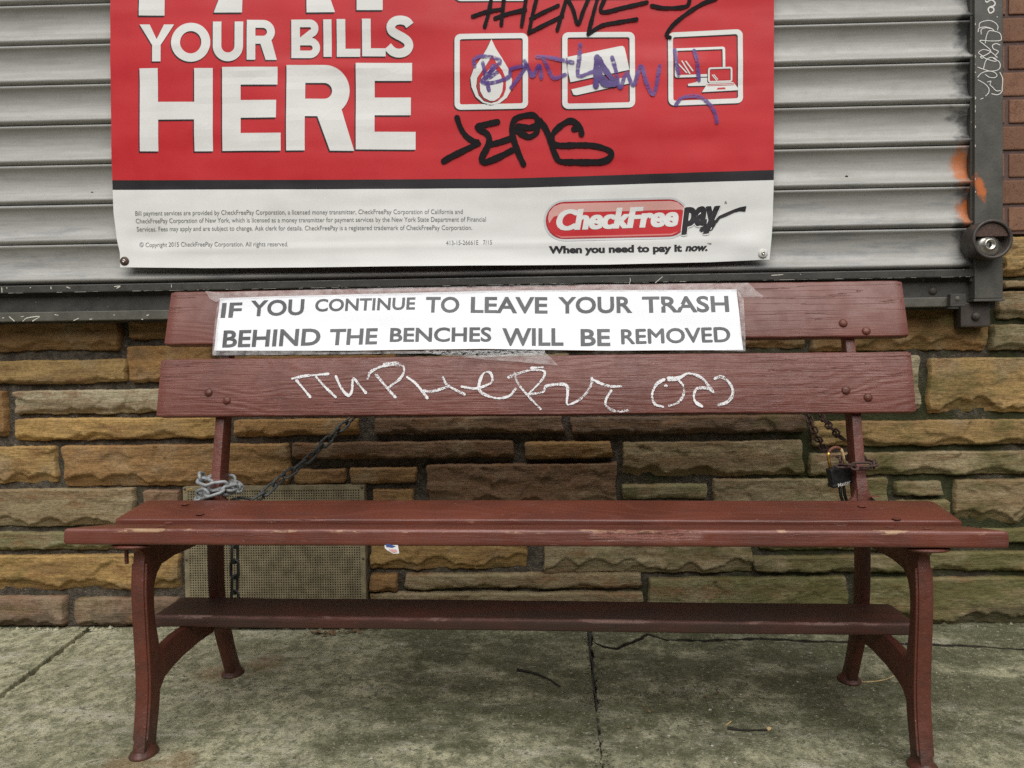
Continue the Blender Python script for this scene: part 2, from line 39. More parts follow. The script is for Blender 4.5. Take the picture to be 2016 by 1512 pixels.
    'ban_poly': [["ink_black",1,[[-0.2186,1.6892],[-0.2179,1.6936],[-0.2161,1.6977],[-0.2133,1.7011],[-0.2097,1.7037],[-0.2055,1.7053],[-0.201,1.7058],[-0.0282,1.7055],[-0.0238,1.7048],[-0.0196,1.703],[-0.0161,1.7002],[-0.0134,1.6966],[-0.0118,1.6924],[-0.0112,1.688],[-0.0137,1.5103],[-0.0143,1.5059],[-0.0161,1.5018],[-0.0189,1.4983],[-0.0225,1.4957],[-0.0267,1.4941],[-0.0312,1.4936],[-0.2044,1.4944],[-0.2088,1.4951],[-0.213,1.4969],[-0.2165,1.4997],[-0.2192,1.5033],[-0.2209,1.5075],[-0.2214,1.512]],[[[-0.2036,1.6858],[-0.2029,1.6884],[-0.2009,1.6903],[-0.1983,1.6909],[-0.0314,1.6908],[-0.0288,1.69],[-0.0269,1.6881],[-0.0262,1.6855],[-0.0286,1.5136],[-0.0293,1.511],[-0.0313,1.5091],[-0.0339,1.5085],[-0.2011,1.5092],[-0.2038,1.51],[-0.2057,1.5119],[-0.2064,1.5146]]]],["ink_black",1,[[0.0847,1.6879],[0.0854,1.6923],[0.0871,1.6963],[0.0899,1.6998],[0.0935,1.7024],[0.0976,1.704],[0.1021,1.7045],[0.2718,1.7021],[0.2762,1.7014],[0.2803,1.6996],[0.2838,1.6968],[0.2864,1.6932],[0.2881,1.6891],[0.2886,1.6847],[0.2868,1.5055],[0.2861,1.5011],[0.2844,1.4971],[0.2816,1.4936],[0.2781,1.491],[0.2739,1.4894],[0.2695,1.4889],[0.0994,1.4901],[0.095,1.4908],[0.0908,1.4926],[0.0873,1.4954],[0.0846,1.499],[0.083,1.5031],[0.0824,1.5076]],[[[0.0995,1.6846],[0.1003,1.6872],[0.1022,1.689],[0.1049,1.6896],[0.2686,1.6875],[0.2712,1.6867],[0.2731,1.6847],[0.2738,1.6821],[0.272,1.5088],[0.2713,1.5062],[0.2693,1.5044],[0.2667,1.5037],[0.1026,1.5048],[0.0999,1.5056],[0.098,1.5075],[0.0974,1.5102]]]],["ink_black",1,[[0.3814,1.6815],[0.382,1.6859],[0.3837,1.6899],[0.3865,1.6934],[0.39,1.696],[0.3941,1.6976],[0.3985,1.698],[0.5719,1.7009],[0.5762,1.7002],[0.5803,1.6984],[0.5838,1.6956],[0.5865,1.692],[0.5881,1.6879],[0.5887,1.6835],[0.5874,1.5111],[0.5868,1.5067],[0.5851,1.5026],[0.5824,1.4992],[0.5789,1.4966],[0.5748,1.495],[0.5704,1.4945],[0.3967,1.4916],[0.3922,1.4922],[0.3881,1.494],[0.3846,1.4968],[0.382,1.5004],[0.3803,1.5046],[0.3798,1.509]],[[[0.395,1.6785],[0.3958,1.6815],[0.3981,1.6837],[0.4011,1.6844],[0.569,1.6874],[0.5721,1.6865],[0.5743,1.6843],[0.5751,1.6812],[0.5739,1.5141],[0.5731,1.5111],[0.5708,1.5089],[0.5677,1.5081],[0.3995,1.5051],[0.3964,1.506],[0.3942,1.5083],[0.3934,1.5114]]]],["ink_black",1,[[-0.2131,1.9866],[-0.2124,1.9909],[-0.2106,1.995],[-0.2078,1.9984],[-0.2042,2.001],[-0.2001,2.0026],[-0.1956,2.003],[-0.0236,2.002],[-0.0192,2.0013],[-0.0151,1.9995],[-0.0116,1.9967],[-0.0089,1.9931],[-0.0073,1.989],[-0.0067,1.9846],[-0.0091,1.8123],[-0.0097,1.8079],[-0.0115,1.8038],[-0.0143,1.8004],[-0.0179,1.7978],[-0.0221,1.7962],[-0.0265,1.7958],[-0.1988,1.7977],[-0.2033,1.7984],[-0.2074,1.8002],[-0.211,1.803],[-0.2137,1.8066],[-0.2153,1.8108],[-0.2158,1.8152]],[[[-0.1982,1.9832],[-0.1974,1.9858],[-0.1955,1.9876],[-0.1928,1.9882],[-0.0268,1.9874],[-0.0242,1.9867],[-0.0223,1.9847],[-0.0216,1.9821],[-0.0239,1.8156],[-0.0247,1.8131],[-0.0266,1.8112],[-0.0293,1.8106],[-0.1956,1.8124],[-0.1982,1.8131],[-0.2002,1.8151],[-0.2008,1.8177]]]],["ink_black",1,[[0.0875,1.9832],[0.0881,1.9875],[0.0899,1.9915],[0.0926,1.9949],[0.0962,1.9975],[0.1003,1.9991],[0.1048,1.9995],[0.2753,1.9971],[0.2797,1.9964],[0.2838,1.9946],[0.2873,1.9918],[0.2899,1.9883],[0.2916,1.9842],[0.2921,1.9798],[0.2904,1.8117],[0.2898,1.8073],[0.288,1.8033],[0.2853,1.7999],[0.2817,1.7973],[0.2776,1.7957],[0.2732,1.7952],[0.1022,1.7979],[0.0978,1.7986],[0.0937,1.8004],[0.0902,1.8032],[0.0875,1.8068],[0.0859,1.8109],[0.0853,1.8153]],[[[0.1022,1.9798],[0.103,1.9823],[0.1049,1.9842],[0.1075,1.9848],[0.2722,1.9826],[0.2748,1.9819],[0.2767,1.9799],[0.2774,1.9773],[0.2756,1.815],[0.2749,1.8125],[0.273,1.8106],[0.2704,1.81],[0.1054,1.8125],[0.1028,1.8132],[0.1009,1.8152],[0.1002,1.8178]]]],["ink_black",1,[[0.3856,1.977],[0.3862,1.9813],[0.3879,1.9853],[0.3906,1.9887],[0.3942,1.9913],[0.3983,1.9928],[0.4027,1.9933],[0.5747,1.9922],[0.579,1.9915],[0.5831,1.9897],[0.5866,1.9869],[0.5892,1.9834],[0.5909,1.9793],[0.5914,1.9749],[0.5903,1.8124],[0.5897,1.8081],[0.588,1.8041],[0.5852,1.8006],[0.5817,1.7981],[0.5776,1.7965],[0.5733,1.796],[0.4009,1.7952],[0.3965,1.7959],[0.3924,1.7977],[0.3889,1.8005],[0.3862,1.8041],[0.3846,1.8082],[0.384,1.8126]],[[[0.4002,1.9736],[0.401,1.9762],[0.4029,1.978],[0.4055,1.9786],[0.5716,1.9778],[0.5742,1.977],[0.5761,1.9751],[0.5768,1.9725],[0.5756,1.8157],[0.5749,1.8132],[0.573,1.8113],[0.5704,1.8107],[0.4039,1.8098],[0.4013,1.8105],[0.3994,1.8125],[0.3988,1.8151]]]],["ink_white",2,[[-0.2156,1.6922],[-0.215,1.6966],[-0.2132,1.7007],[-0.2104,1.7042],[-0.2068,1.7068],[-0.2026,1.7084],[-0.1981,1.7088],[-0.0253,1.7085],[-0.0208,1.7078],[-0.0167,1.706],[-0.0132,1.7032],[-0.0105,1.6996],[-0.0089,1.6955],[-0.0083,1.6911],[-0.0108,1.5134],[-0.0114,1.5089],[-0.0132,1.5049],[-0.016,1.5014],[-0.0196,1.4987],[-0.0238,1.4971],[-0.0282,1.4967],[-0.2014,1.4975],[-0.2059,1.4982],[-0.2101,1.5],[-0.2136,1.5028],[-0.2163,1.5064],[-0.218,1.5106],[-0.2185,1.515]],[[[-0.2007,1.6889],[-0.2,1.6915],[-0.198,1.6933],[-0.1953,1.694],[-0.0285,1.6939],[-0.0259,1.6931],[-0.0239,1.6911],[-0.0233,1.6885],[-0.0257,1.5167],[-0.0264,1.5141],[-0.0284,1.5122],[-0.031,1.5116],[-0.1982,1.5123],[-0.2008,1.513],[-0.2027,1.515],[-0.2034,1.5176]]]],["ink_white",2,[[0.0876,1.6909],[0.0883,1.6953],[0.09,1.6994],[0.0928,1.7028],[0.0964,1.7054],[0.1005,1.707],[0.105,1.7075],[0.2746,1.7051],[0.279,1.7044],[0.2831,1.7026],[0.2866,1.6998],[0.2893,1.6962],[0.291,1.6921],[0.2915,1.6877],[0.2897,1.5086],[0.289,1.5042],[0.2873,1.5001],[0.2845,1.4967],[0.281,1.494],[0.2768,1.4924],[0.2724,1.492],[0.1023,1.4931],[0.0979,1.4938],[0.0937,1.4956],[0.0902,1.4984],[0.0875,1.502],[0.0859,1.5062],[0.0853,1.5106]],[[[0.1024,1.6876],[0.1032,1.6902],[0.1051,1.6921],[0.1078,1.6927],[0.2715,1.6905],[0.2741,1.6897],[0.276,1.6878],[0.2767,1.6852],[0.2749,1.5119],[0.2741,1.5093],[0.2722,1.5074],[0.2696,1.5068],[0.1055,1.5079],[0.1028,1.5086],[0.1009,1.5106],[0.1003,1.5132]]]],["ink_white",2,[[0.3842,1.6846],[0.3849,1.6889],[0.3866,1.693],[0.3893,1.6964],[0.3929,1.699],[0.397,1.7006],[0.4014,1.701],[0.5747,1.7039],[0.5791,1.7032],[0.5831,1.7014],[0.5866,1.6986],[0.5893,1.6951],[0.591,1.6909],[0.5915,1.6866],[0.5903,1.5141],[0.5897,1.5097],[0.588,1.5057],[0.5852,1.5022],[0.5817,1.4996],[0.5776,1.498],[0.5732,1.4975],[0.3995,1.4946],[0.3951,1.4953],[0.391,1.4971],[0.3875,1.4999],[0.3848,1.5035],[0.3832,1.5076],[0.3826,1.512]],[[[0.3978,1.6815],[0.3987,1.6845],[0.4009,1.6867],[0.404,1.6874],[0.5719,1.6905],[0.5749,1.6896],[0.5771,1.6873],[0.5779,1.6842],[0.5767,1.5171],[0.5759,1.5141],[0.5737,1.5119],[0.5706,1.5112],[0.4024,1.5081],[0.3993,1.509],[0.3971,1.5113],[0.3963,1.5144]]]],["ink_white",2,[[-0.2102,1.9896],[-0.2095,1.994],[-0.2077,1.998],[-0.2049,2.0014],[-0.2013,2.004],[-0.1971,2.0056],[-0.1927,2.006],[-0.0207,2.005],[-0.0163,2.0043],[-0.0122,2.0025],[-0.0087,1.9997],[-0.006,1.9961],[-0.0044,1.992],[-0.0038,1.9876],[-0.0062,1.8153],[-0.0068,1.8109],[-0.0086,1.8069],[-0.0114,1.8034],[-0.015,1.8008],[-0.0192,1.7993],[-0.0236,1.7988],[-0.1959,1.8007],[-0.2004,1.8014],[-0.2045,1.8033],[-0.208,1.8061],[-0.2107,1.8097],[-0.2124,1.8138],[-0.2129,1.8182]],[[[-0.1953,1.9862],[-0.1945,1.9888],[-0.1926,1.9906],[-0.1899,1.9912],[-0.0239,1.9905],[-0.0213,1.9897],[-0.0194,1.9877],[-0.0187,1.9851],[-0.021,1.8187],[-0.0218,1.8161],[-0.0237,1.8142],[-0.0264,1.8136],[-0.1927,1.8154],[-0.1953,1.8162],[-0.1972,1.8181],[-0.1979,1.8208]]]],["ink_white",2,[[0.0903,1.9862],[0.091,1.9905],[0.0927,1.9945],[0.0955,1.998],[0.0991,2.0005],[0.1032,2.0021],[0.1077,2.0025],[0.2782,2.0001],[0.2826,1.9994],[0.2867,1.9976],[0.2901,1.9948],[0.2928,1.9913],[0.2945,1.9872],[0.295,1.9828],[0.2933,1.8147],[0.2926,1.8103],[0.2909,1.8063],[0.2881,1.8029],[0.2846,1.8003],[0.2805,1.7987],[0.276,1.7983],[0.1051,1.8009],[0.1007,1.8016],[0.0966,1.8034],[0.0931,1.8062],[0.0904,1.8098],[0.0888,1.8139],[0.0882,1.8183]],[[[0.1051,1.9828],[0.1059,1.9854],[0.1078,1.9872],[0.1104,1.9878],[0.2751,1.9856],[0.2777,1.9849],[0.2796,1.9829],[0.2802,1.9803],[0.2785,1.818],[0.2778,1.8155],[0.2759,1.8136],[0.2732,1.813],[0.1083,1.8155],[0.1057,1.8163],[0.1038,1.8182],[0.1031,1.8209]]]],["ink_white",2,[[0.3884,1.98],[0.389,1.9843],[0.3908,1.9883],[0.3935,1.9917],[0.397,1.9943],[0.4011,1.9958],[0.4055,1.9963],[0.5775,1.9952],[0.5819,1.9945],[0.5859,1.9927],[0.5894,1.9899],[0.5921,1.9864],[0.5937,1.9823],[0.5943,1.9779],[0.5931,1.8154],[0.5925,1.8111],[0.5908,1.8071],[0.5881,1.8037],[0.5846,1.8011],[0.5805,1.7995],[0.5761,1.799],[0.4037,1.7982],[0.3993,1.7989],[0.3952,1.8007],[0.3917,1.8035],[0.3891,1.8071],[0.3874,1.8112],[0.3869,1.8156]],[[[0.4031,1.9766],[0.4038,1.9792],[0.4057,1.981],[0.4083,1.9816],[0.5745,1.9808],[0.5771,1.98],[0.5789,1.9781],[0.5796,1.9755],[0.5785,1.8188],[0.5778,1.8162],[0.5759,1.8144],[0.5733,1.8137],[0.4068,1.8128],[0.4042,1.8136],[0.4023,1.8155],[0.4016,1.8181]]]],["ink_black",2,[[-0.1142,1.6896],[-0.1011,1.6621],[-0.0841,1.6345],[-0.067,1.6045],[-0.0575,1.5746],[-0.0614,1.545],[-0.0732,1.5255],[-0.0934,1.5111],[-0.1159,1.5067],[-0.1408,1.5132],[-0.1606,1.5301],[-0.1722,1.5576],[-0.1748,1.5824],[-0.1644,1.6094],[-0.144,1.6361],[-0.1261,1.6653]],[]],["ink_white",3,[[-0.1116,1.6921],[-0.0985,1.6646],[-0.0814,1.637],[-0.0644,1.607],[-0.0548,1.5771],[-0.0588,1.5475],[-0.0705,1.528],[-0.0907,1.5136],[-0.1133,1.5092],[-0.1382,1.5157],[-0.158,1.5326],[-0.1696,1.5601],[-0.1722,1.5849],[-0.1618,1.6119],[-0.1414,1.6386],[-0.1234,1.6677]],[]],["ink_black",4,[[-0.1105,1.6462],[-0.1008,1.6252],[-0.0836,1.6035],[-0.074,1.5786],[-0.0744,1.5514],[-0.0822,1.5318],[-0.0974,1.5188],[-0.1149,1.5142],[-0.1349,1.5197],[-0.1497,1.5359],[-0.1563,1.5608],[-0.1529,1.5855],[-0.1386,1.6049],[-0.1223,1.6268]],[]],["ink_red",5,[[-0.1087,1.6476],[-0.0991,1.6266],[-0.0819,1.6049],[-0.0723,1.58],[-0.0727,1.5528],[-0.0804,1.5332],[-0.0956,1.5202],[-0.1132,1.5156],[-0.1331,1.5211],[-0.1479,1.5373],[-0.1545,1.5622],[-0.1511,1.5869],[-0.1368,1.6063],[-0.1205,1.6281]],[]],["ink_black",6,[[-0.1094,1.6205],[-0.1011,1.604],[-0.0879,1.5888],[-0.0817,1.5664],[-0.0845,1.5442],[-0.0938,1.5271],[-0.1074,1.5185],[-0.1199,1.5188],[-0.1373,1.5282],[-0.147,1.5457],[-0.1482,1.568],[-0.1414,1.5852],[-0.1262,1.5997]],[]],["ink_white",7,[[-0.1076,1.6219],[-0.0994,1.6054],[-0.0861,1.5902],[-0.0799,1.5678],[-0.0828,1.5456],[-0.092,1.5285],[-0.1056,1.5199],[-0.1181,1.5202],[-0.1355,1.5295],[-0.1452,1.5471],[-0.1464,1.5694],[-0.1396,1.5866],[-0.1244,1.601]],[]],["ink_black",2,[[0.0984,1.6345],[0.2464,1.6632],[0.2548,1.6635],[0.2597,1.6574],[0.2719,1.5957],[0.1065,1.5643],[0.0994,1.5951]],[]],["ink_black",2,[[0.1087,1.5445],[0.2727,1.5774],[0.2725,1.5573],[0.1234,1.5279],[0.1145,1.5296]],[]],["ink_white",3,[[0.1013,1.6373],[0.2493,1.6659],[0.2577,1.6662],[0.2626,1.6602],[0.2748,1.5984],[0.1094,1.5671],[0.1023,1.5978]],[]],["ink_white",3,[[0.1116,1.5473],[0.2756,1.5802],[0.2754,1.56],[0.1263,1.5306],[0.1174,1.5323]],[]],["ink_black",2,[[0.3997,1.6466],[0.3999,1.6485],[0.4006,1.6501],[0.4018,1.6516],[0.4033,1.6527],[0.405,1.6533],[0.4068,1.6535],[0.5328,1.6546],[0.5346,1.6544],[0.5363,1.6536],[0.5378,1.6525],[0.5389,1.651],[0.5396,1.6492],[0.5398,1.6474],[0.5393,1.5787],[0.539,1.5769],[0.5383,1.5752],[0.5371,1.5738],[0.5357,1.5727],[0.534,1.5721],[0.5321,1.5719],[0.4061,1.5706],[0.4042,1.5709],[0.4025,1.5716],[0.4011,1.5728],[0.3999,1.5743],[0.3992,1.576],[0.399,1.5778]],[[[0.4067,1.645],[0.4069,1.6457],[0.4075,1.6462],[0.4082,1.6464],[0.5313,1.6476],[0.532,1.6474],[0.5325,1.6469],[0.5327,1.6462],[0.5322,1.5803],[0.532,1.5796],[0.5315,1.5791],[0.5308,1.579],[0.4075,1.5776],[0.4068,1.5778],[0.4063,1.5783],[0.4061,1.5791]]]],["ink_black",2,[[0.4679,1.5685],[0.458,1.557],[0.4358,1.5526],[0.4357,1.5467],[0.4849,1.5465],[0.4949,1.5586],[0.4925,1.5684]],[]],["ink_white",3,[[0.4021,1.649],[0.4024,1.6508],[0.4031,1.6525],[0.4043,1.654],[0.4057,1.655],[0.4075,1.6557],[0.4093,1.6559],[0.5352,1.657],[0.5371,1.6567],[0.5388,1.656],[0.5402,1.6548],[0.5413,1.6534],[0.542,1.6516],[0.5423,1.6498],[0.5417,1.5811],[0.5415,1.5793],[0.5408,1.5776],[0.5396,1.5762],[0.5382,1.5751],[0.5364,1.5744],[0.5346,1.5742],[0.4085,1.573],[0.4067,1.5733],[0.405,1.574],[0.4035,1.5752],[0.4024,1.5767],[0.4017,1.5784],[0.4015,1.5802]],[[[0.4092,1.6474],[0.4094,1.6481],[0.4099,1.6486],[0.4106,1.6488],[0.5338,1.65],[0.5345,1.6498],[0.535,1.6493],[0.5352,1.6486],[0.5347,1.5827],[0.5345,1.582],[0.534,1.5815],[0.5332,1.5813],[0.41,1.58],[0.4093,1.5802],[0.4088,1.5807],[0.4086,1.5815]]]],["ink_white",3,[[0.4704,1.5709],[0.4604,1.5594],[0.4382,1.555],[0.4382,1.5491],[0.4874,1.5489],[0.4973,1.5609],[0.495,1.5708]],[]],["ink_red",4,[[0.4927,1.5993],[0.5625,1.599],[0.5622,1.5569],[0.4924,1.5567]],[]],["ink_black",5,[[0.4917,1.5898],[0.4919,1.5917],[0.4927,1.5933],[0.4938,1.5948],[0.4953,1.5959],[0.497,1.5965],[0.4988,1.5967],[0.5525,1.5973],[0.5543,1.597],[0.556,1.5963],[0.5574,1.5951],[0.5586,1.5936],[0.5592,1.5919],[0.5595,1.5901],[0.5593,1.5621],[0.559,1.5602],[0.5583,1.5586],[0.5572,1.5571],[0.5557,1.556],[0.554,1.5554],[0.5521,1.5552],[0.4985,1.5545],[0.4966,1.5548],[0.4949,1.5556],[0.4935,1.5567],[0.4924,1.5582],[0.4917,1.5599],[0.4915,1.5618]],[[[0.4965,1.5888],[0.4969,1.5904],[0.4981,1.5915],[0.4997,1.5919],[0.5515,1.5926],[0.5531,1.5921],[0.5542,1.5909],[0.5547,1.5893],[0.5545,1.5631],[0.554,1.5615],[0.5528,1.5604],[0.5512,1.56],[0.4995,1.5593],[0.4979,1.5598],[0.4967,1.561],[0.4963,1.5626]]]],["ink_black",5,[[0.4904,1.5538],[0.5617,1.5549],[0.5748,1.5375],[0.5738,1.5321],[0.4745,1.5286]],[]],["ink_white",6,[[0.4937,1.5918],[0.4939,1.5936],[0.4946,1.5953],[0.4958,1.5967],[0.4973,1.5978],[0.499,1.5984],[0.5008,1.5986],[0.5544,1.5992],[0.5563,1.599],[0.558,1.5982],[0.5594,1.597],[0.5605,1.5956],[0.5612,1.5938],[0.5614,1.592],[0.5612,1.564],[0.561,1.5622],[0.5603,1.5605],[0.5591,1.559],[0.5577,1.5579],[0.556,1.5573],[0.5541,1.5571],[0.5005,1.5565],[0.4986,1.5567],[0.4969,1.5575],[0.4955,1.5586],[0.4944,1.5601],[0.4937,1.5619],[0.4934,1.5637]],[[[0.4985,1.5907],[0.4989,1.5923],[0.5001,1.5934],[0.5017,1.5938],[0.5534,1.5945],[0.555,1.594],[0.5562,1.5928],[0.5566,1.5912],[0.5564,1.5651],[0.556,1.5635],[0.5548,1.5623],[0.5532,1.5619],[0.5015,1.5612],[0.4999,1.5617],[0.4987,1.5629],[0.4983,1.5645]]]],["ink_white",6,[[0.4924,1.5557],[0.5636,1.5569],[0.5768,1.5394],[0.5757,1.534],[0.4764,1.5305]],[]],["ink_red",7,[[0.5208,1.5422],[0.5405,1.5427],[0.5424,1.5373],[0.5168,1.5369]],[]],["ink_red",7,[[0.4924,1.5527],[0.5651,1.5539],[0.5666,1.5524],[0.4914,1.5508]],[]],["ink_red",7,[[0.4923,1.5488],[0.5651,1.55],[0.5665,1.5484],[0.4913,1.5469]],[]],["ink_white",3,[[0.4191,1.6193],[0.4226,1.6207],[0.4454,1.5833],[0.4419,1.582]],[]],["ink_white",3,[[0.4299,1.6181],[0.4334,1.6195],[0.4543,1.5905],[0.4508,1.5891]],[]],["ink_white",3,[[0.4067,1.6138],[0.4102,1.6152],[0.437,1.586],[0.4336,1.5846]],[]],["ink_white",7,[[0.5034,1.578],[0.5059,1.5789],[0.5195,1.5614],[0.517,1.5605]],[]],["ink_white",7,[[0.5083,1.5788],[0.5108,1.5797],[0.522,1.5648],[0.5195,1.5638]],[]],["ink_halo",1,[[0.0885,1.2399],[0.0754,1.2384],[0.063,1.2341],[0.0518,1.2271],[0.0424,1.2179],[0.0352,1.2068],[0.0307,1.1944],[0.0291,1.1814],[0.0304,1.1684],[0.0346,1.1561],[0.0414,1.145],[0.0506,1.1358],[0.0616,1.1289],[0.074,1.1246],[0.087,1.1231],[0.3808,1.1241],[0.3937,1.1256],[0.4061,1.1299],[0.4172,1.1369],[0.4264,1.1461],[0.4335,1.1572],[0.4379,1.1695],[0.4394,1.1824],[0.4381,1.1953],[0.4339,1.2076],[0.4271,1.2186],[0.418,1.2278],[0.407,1.2347],[0.3948,1.239],[0.3819,1.2404]],[]],["ink_darkred",2,[[0.0884,1.2341],[0.0766,1.2327],[0.0654,1.2288],[0.0553,1.2225],[0.0468,1.2142],[0.0404,1.2042],[0.0363,1.193],[0.0348,1.1813],[0.036,1.1696],[0.0398,1.1585],[0.0459,1.1485],[0.0542,1.1402],[0.0642,1.1339],[0.0753,1.13],[0.0871,1.1288],[0.3808,1.1297],[0.3925,1.131],[0.4036,1.1349],[0.4136,1.1412],[0.422,1.1496],[0.4283,1.1595],[0.4323,1.1706],[0.4337,1.1823],[0.4325,1.1939],[0.4287,1.205],[0.4226,1.2149],[0.4144,1.2232],[0.4045,1.2294],[0.3935,1.2333],[0.3818,1.2346]],[]],["ink_red",3,[[0.0883,1.2312],[0.0772,1.2299],[0.0666,1.2262],[0.057,1.2202],[0.049,1.2123],[0.0429,1.2029],[0.0391,1.1924],[0.0377,1.1813],[0.0388,1.1702],[0.0424,1.1597],[0.0482,1.1502],[0.056,1.1423],[0.0655,1.1364],[0.076,1.1328],[0.0871,1.1316],[0.3809,1.1325],[0.3919,1.1337],[0.4024,1.1374],[0.4119,1.1434],[0.4198,1.1513],[0.4258,1.1607],[0.4295,1.1712],[0.4309,1.1822],[0.4297,1.1932],[0.4262,1.2037],[0.4203,1.2131],[0.4126,1.2209],[0.4032,1.2268],[0.3928,1.2304],[0.3818,1.2317]],[]],["ink_pink",4,[[0.0414,1.1887],[0.0445,1.2059],[0.0577,1.2214],[0.0793,1.2288],[0.3871,1.2302],[0.407,1.2258],[0.424,1.2112],[0.4282,1.1997],[0.4154,1.2056],[0.1437,1.2039],[0.0862,1.2007],[0.0573,1.1927],[0.0441,1.1743]],[]],["ink_pink2",4,[[0.0595,1.1425],[0.0782,1.1364],[0.3863,1.1384],[0.4077,1.1444],[0.3891,1.1341],[0.0781,1.1324]],[]],["ink_black",5,[[0.5124,1.1755],[0.5204,1.1849],[0.5402,1.1936],[0.5639,1.203],[0.5797,1.2082],[0.5975,1.211],[0.5946,1.1961],[0.5796,1.1975],[0.5638,1.1943],[0.5441,1.1852],[0.5243,1.1781],[0.5143,1.1644]],[]],["ink_black",5,[[0.5164,1.1754],[0.5115,1.1605],[0.5023,1.1468],[0.4944,1.1422],[0.4706,1.1415],[0.4655,1.1463],[0.4695,1.1534],[0.4799,1.1591],[0.4847,1.165],[0.4894,1.1609],[0.4925,1.1549],[0.4846,1.1531],[0.4826,1.1484],[0.4905,1.149],[0.4972,1.156],[0.5025,1.1725]],[]]],
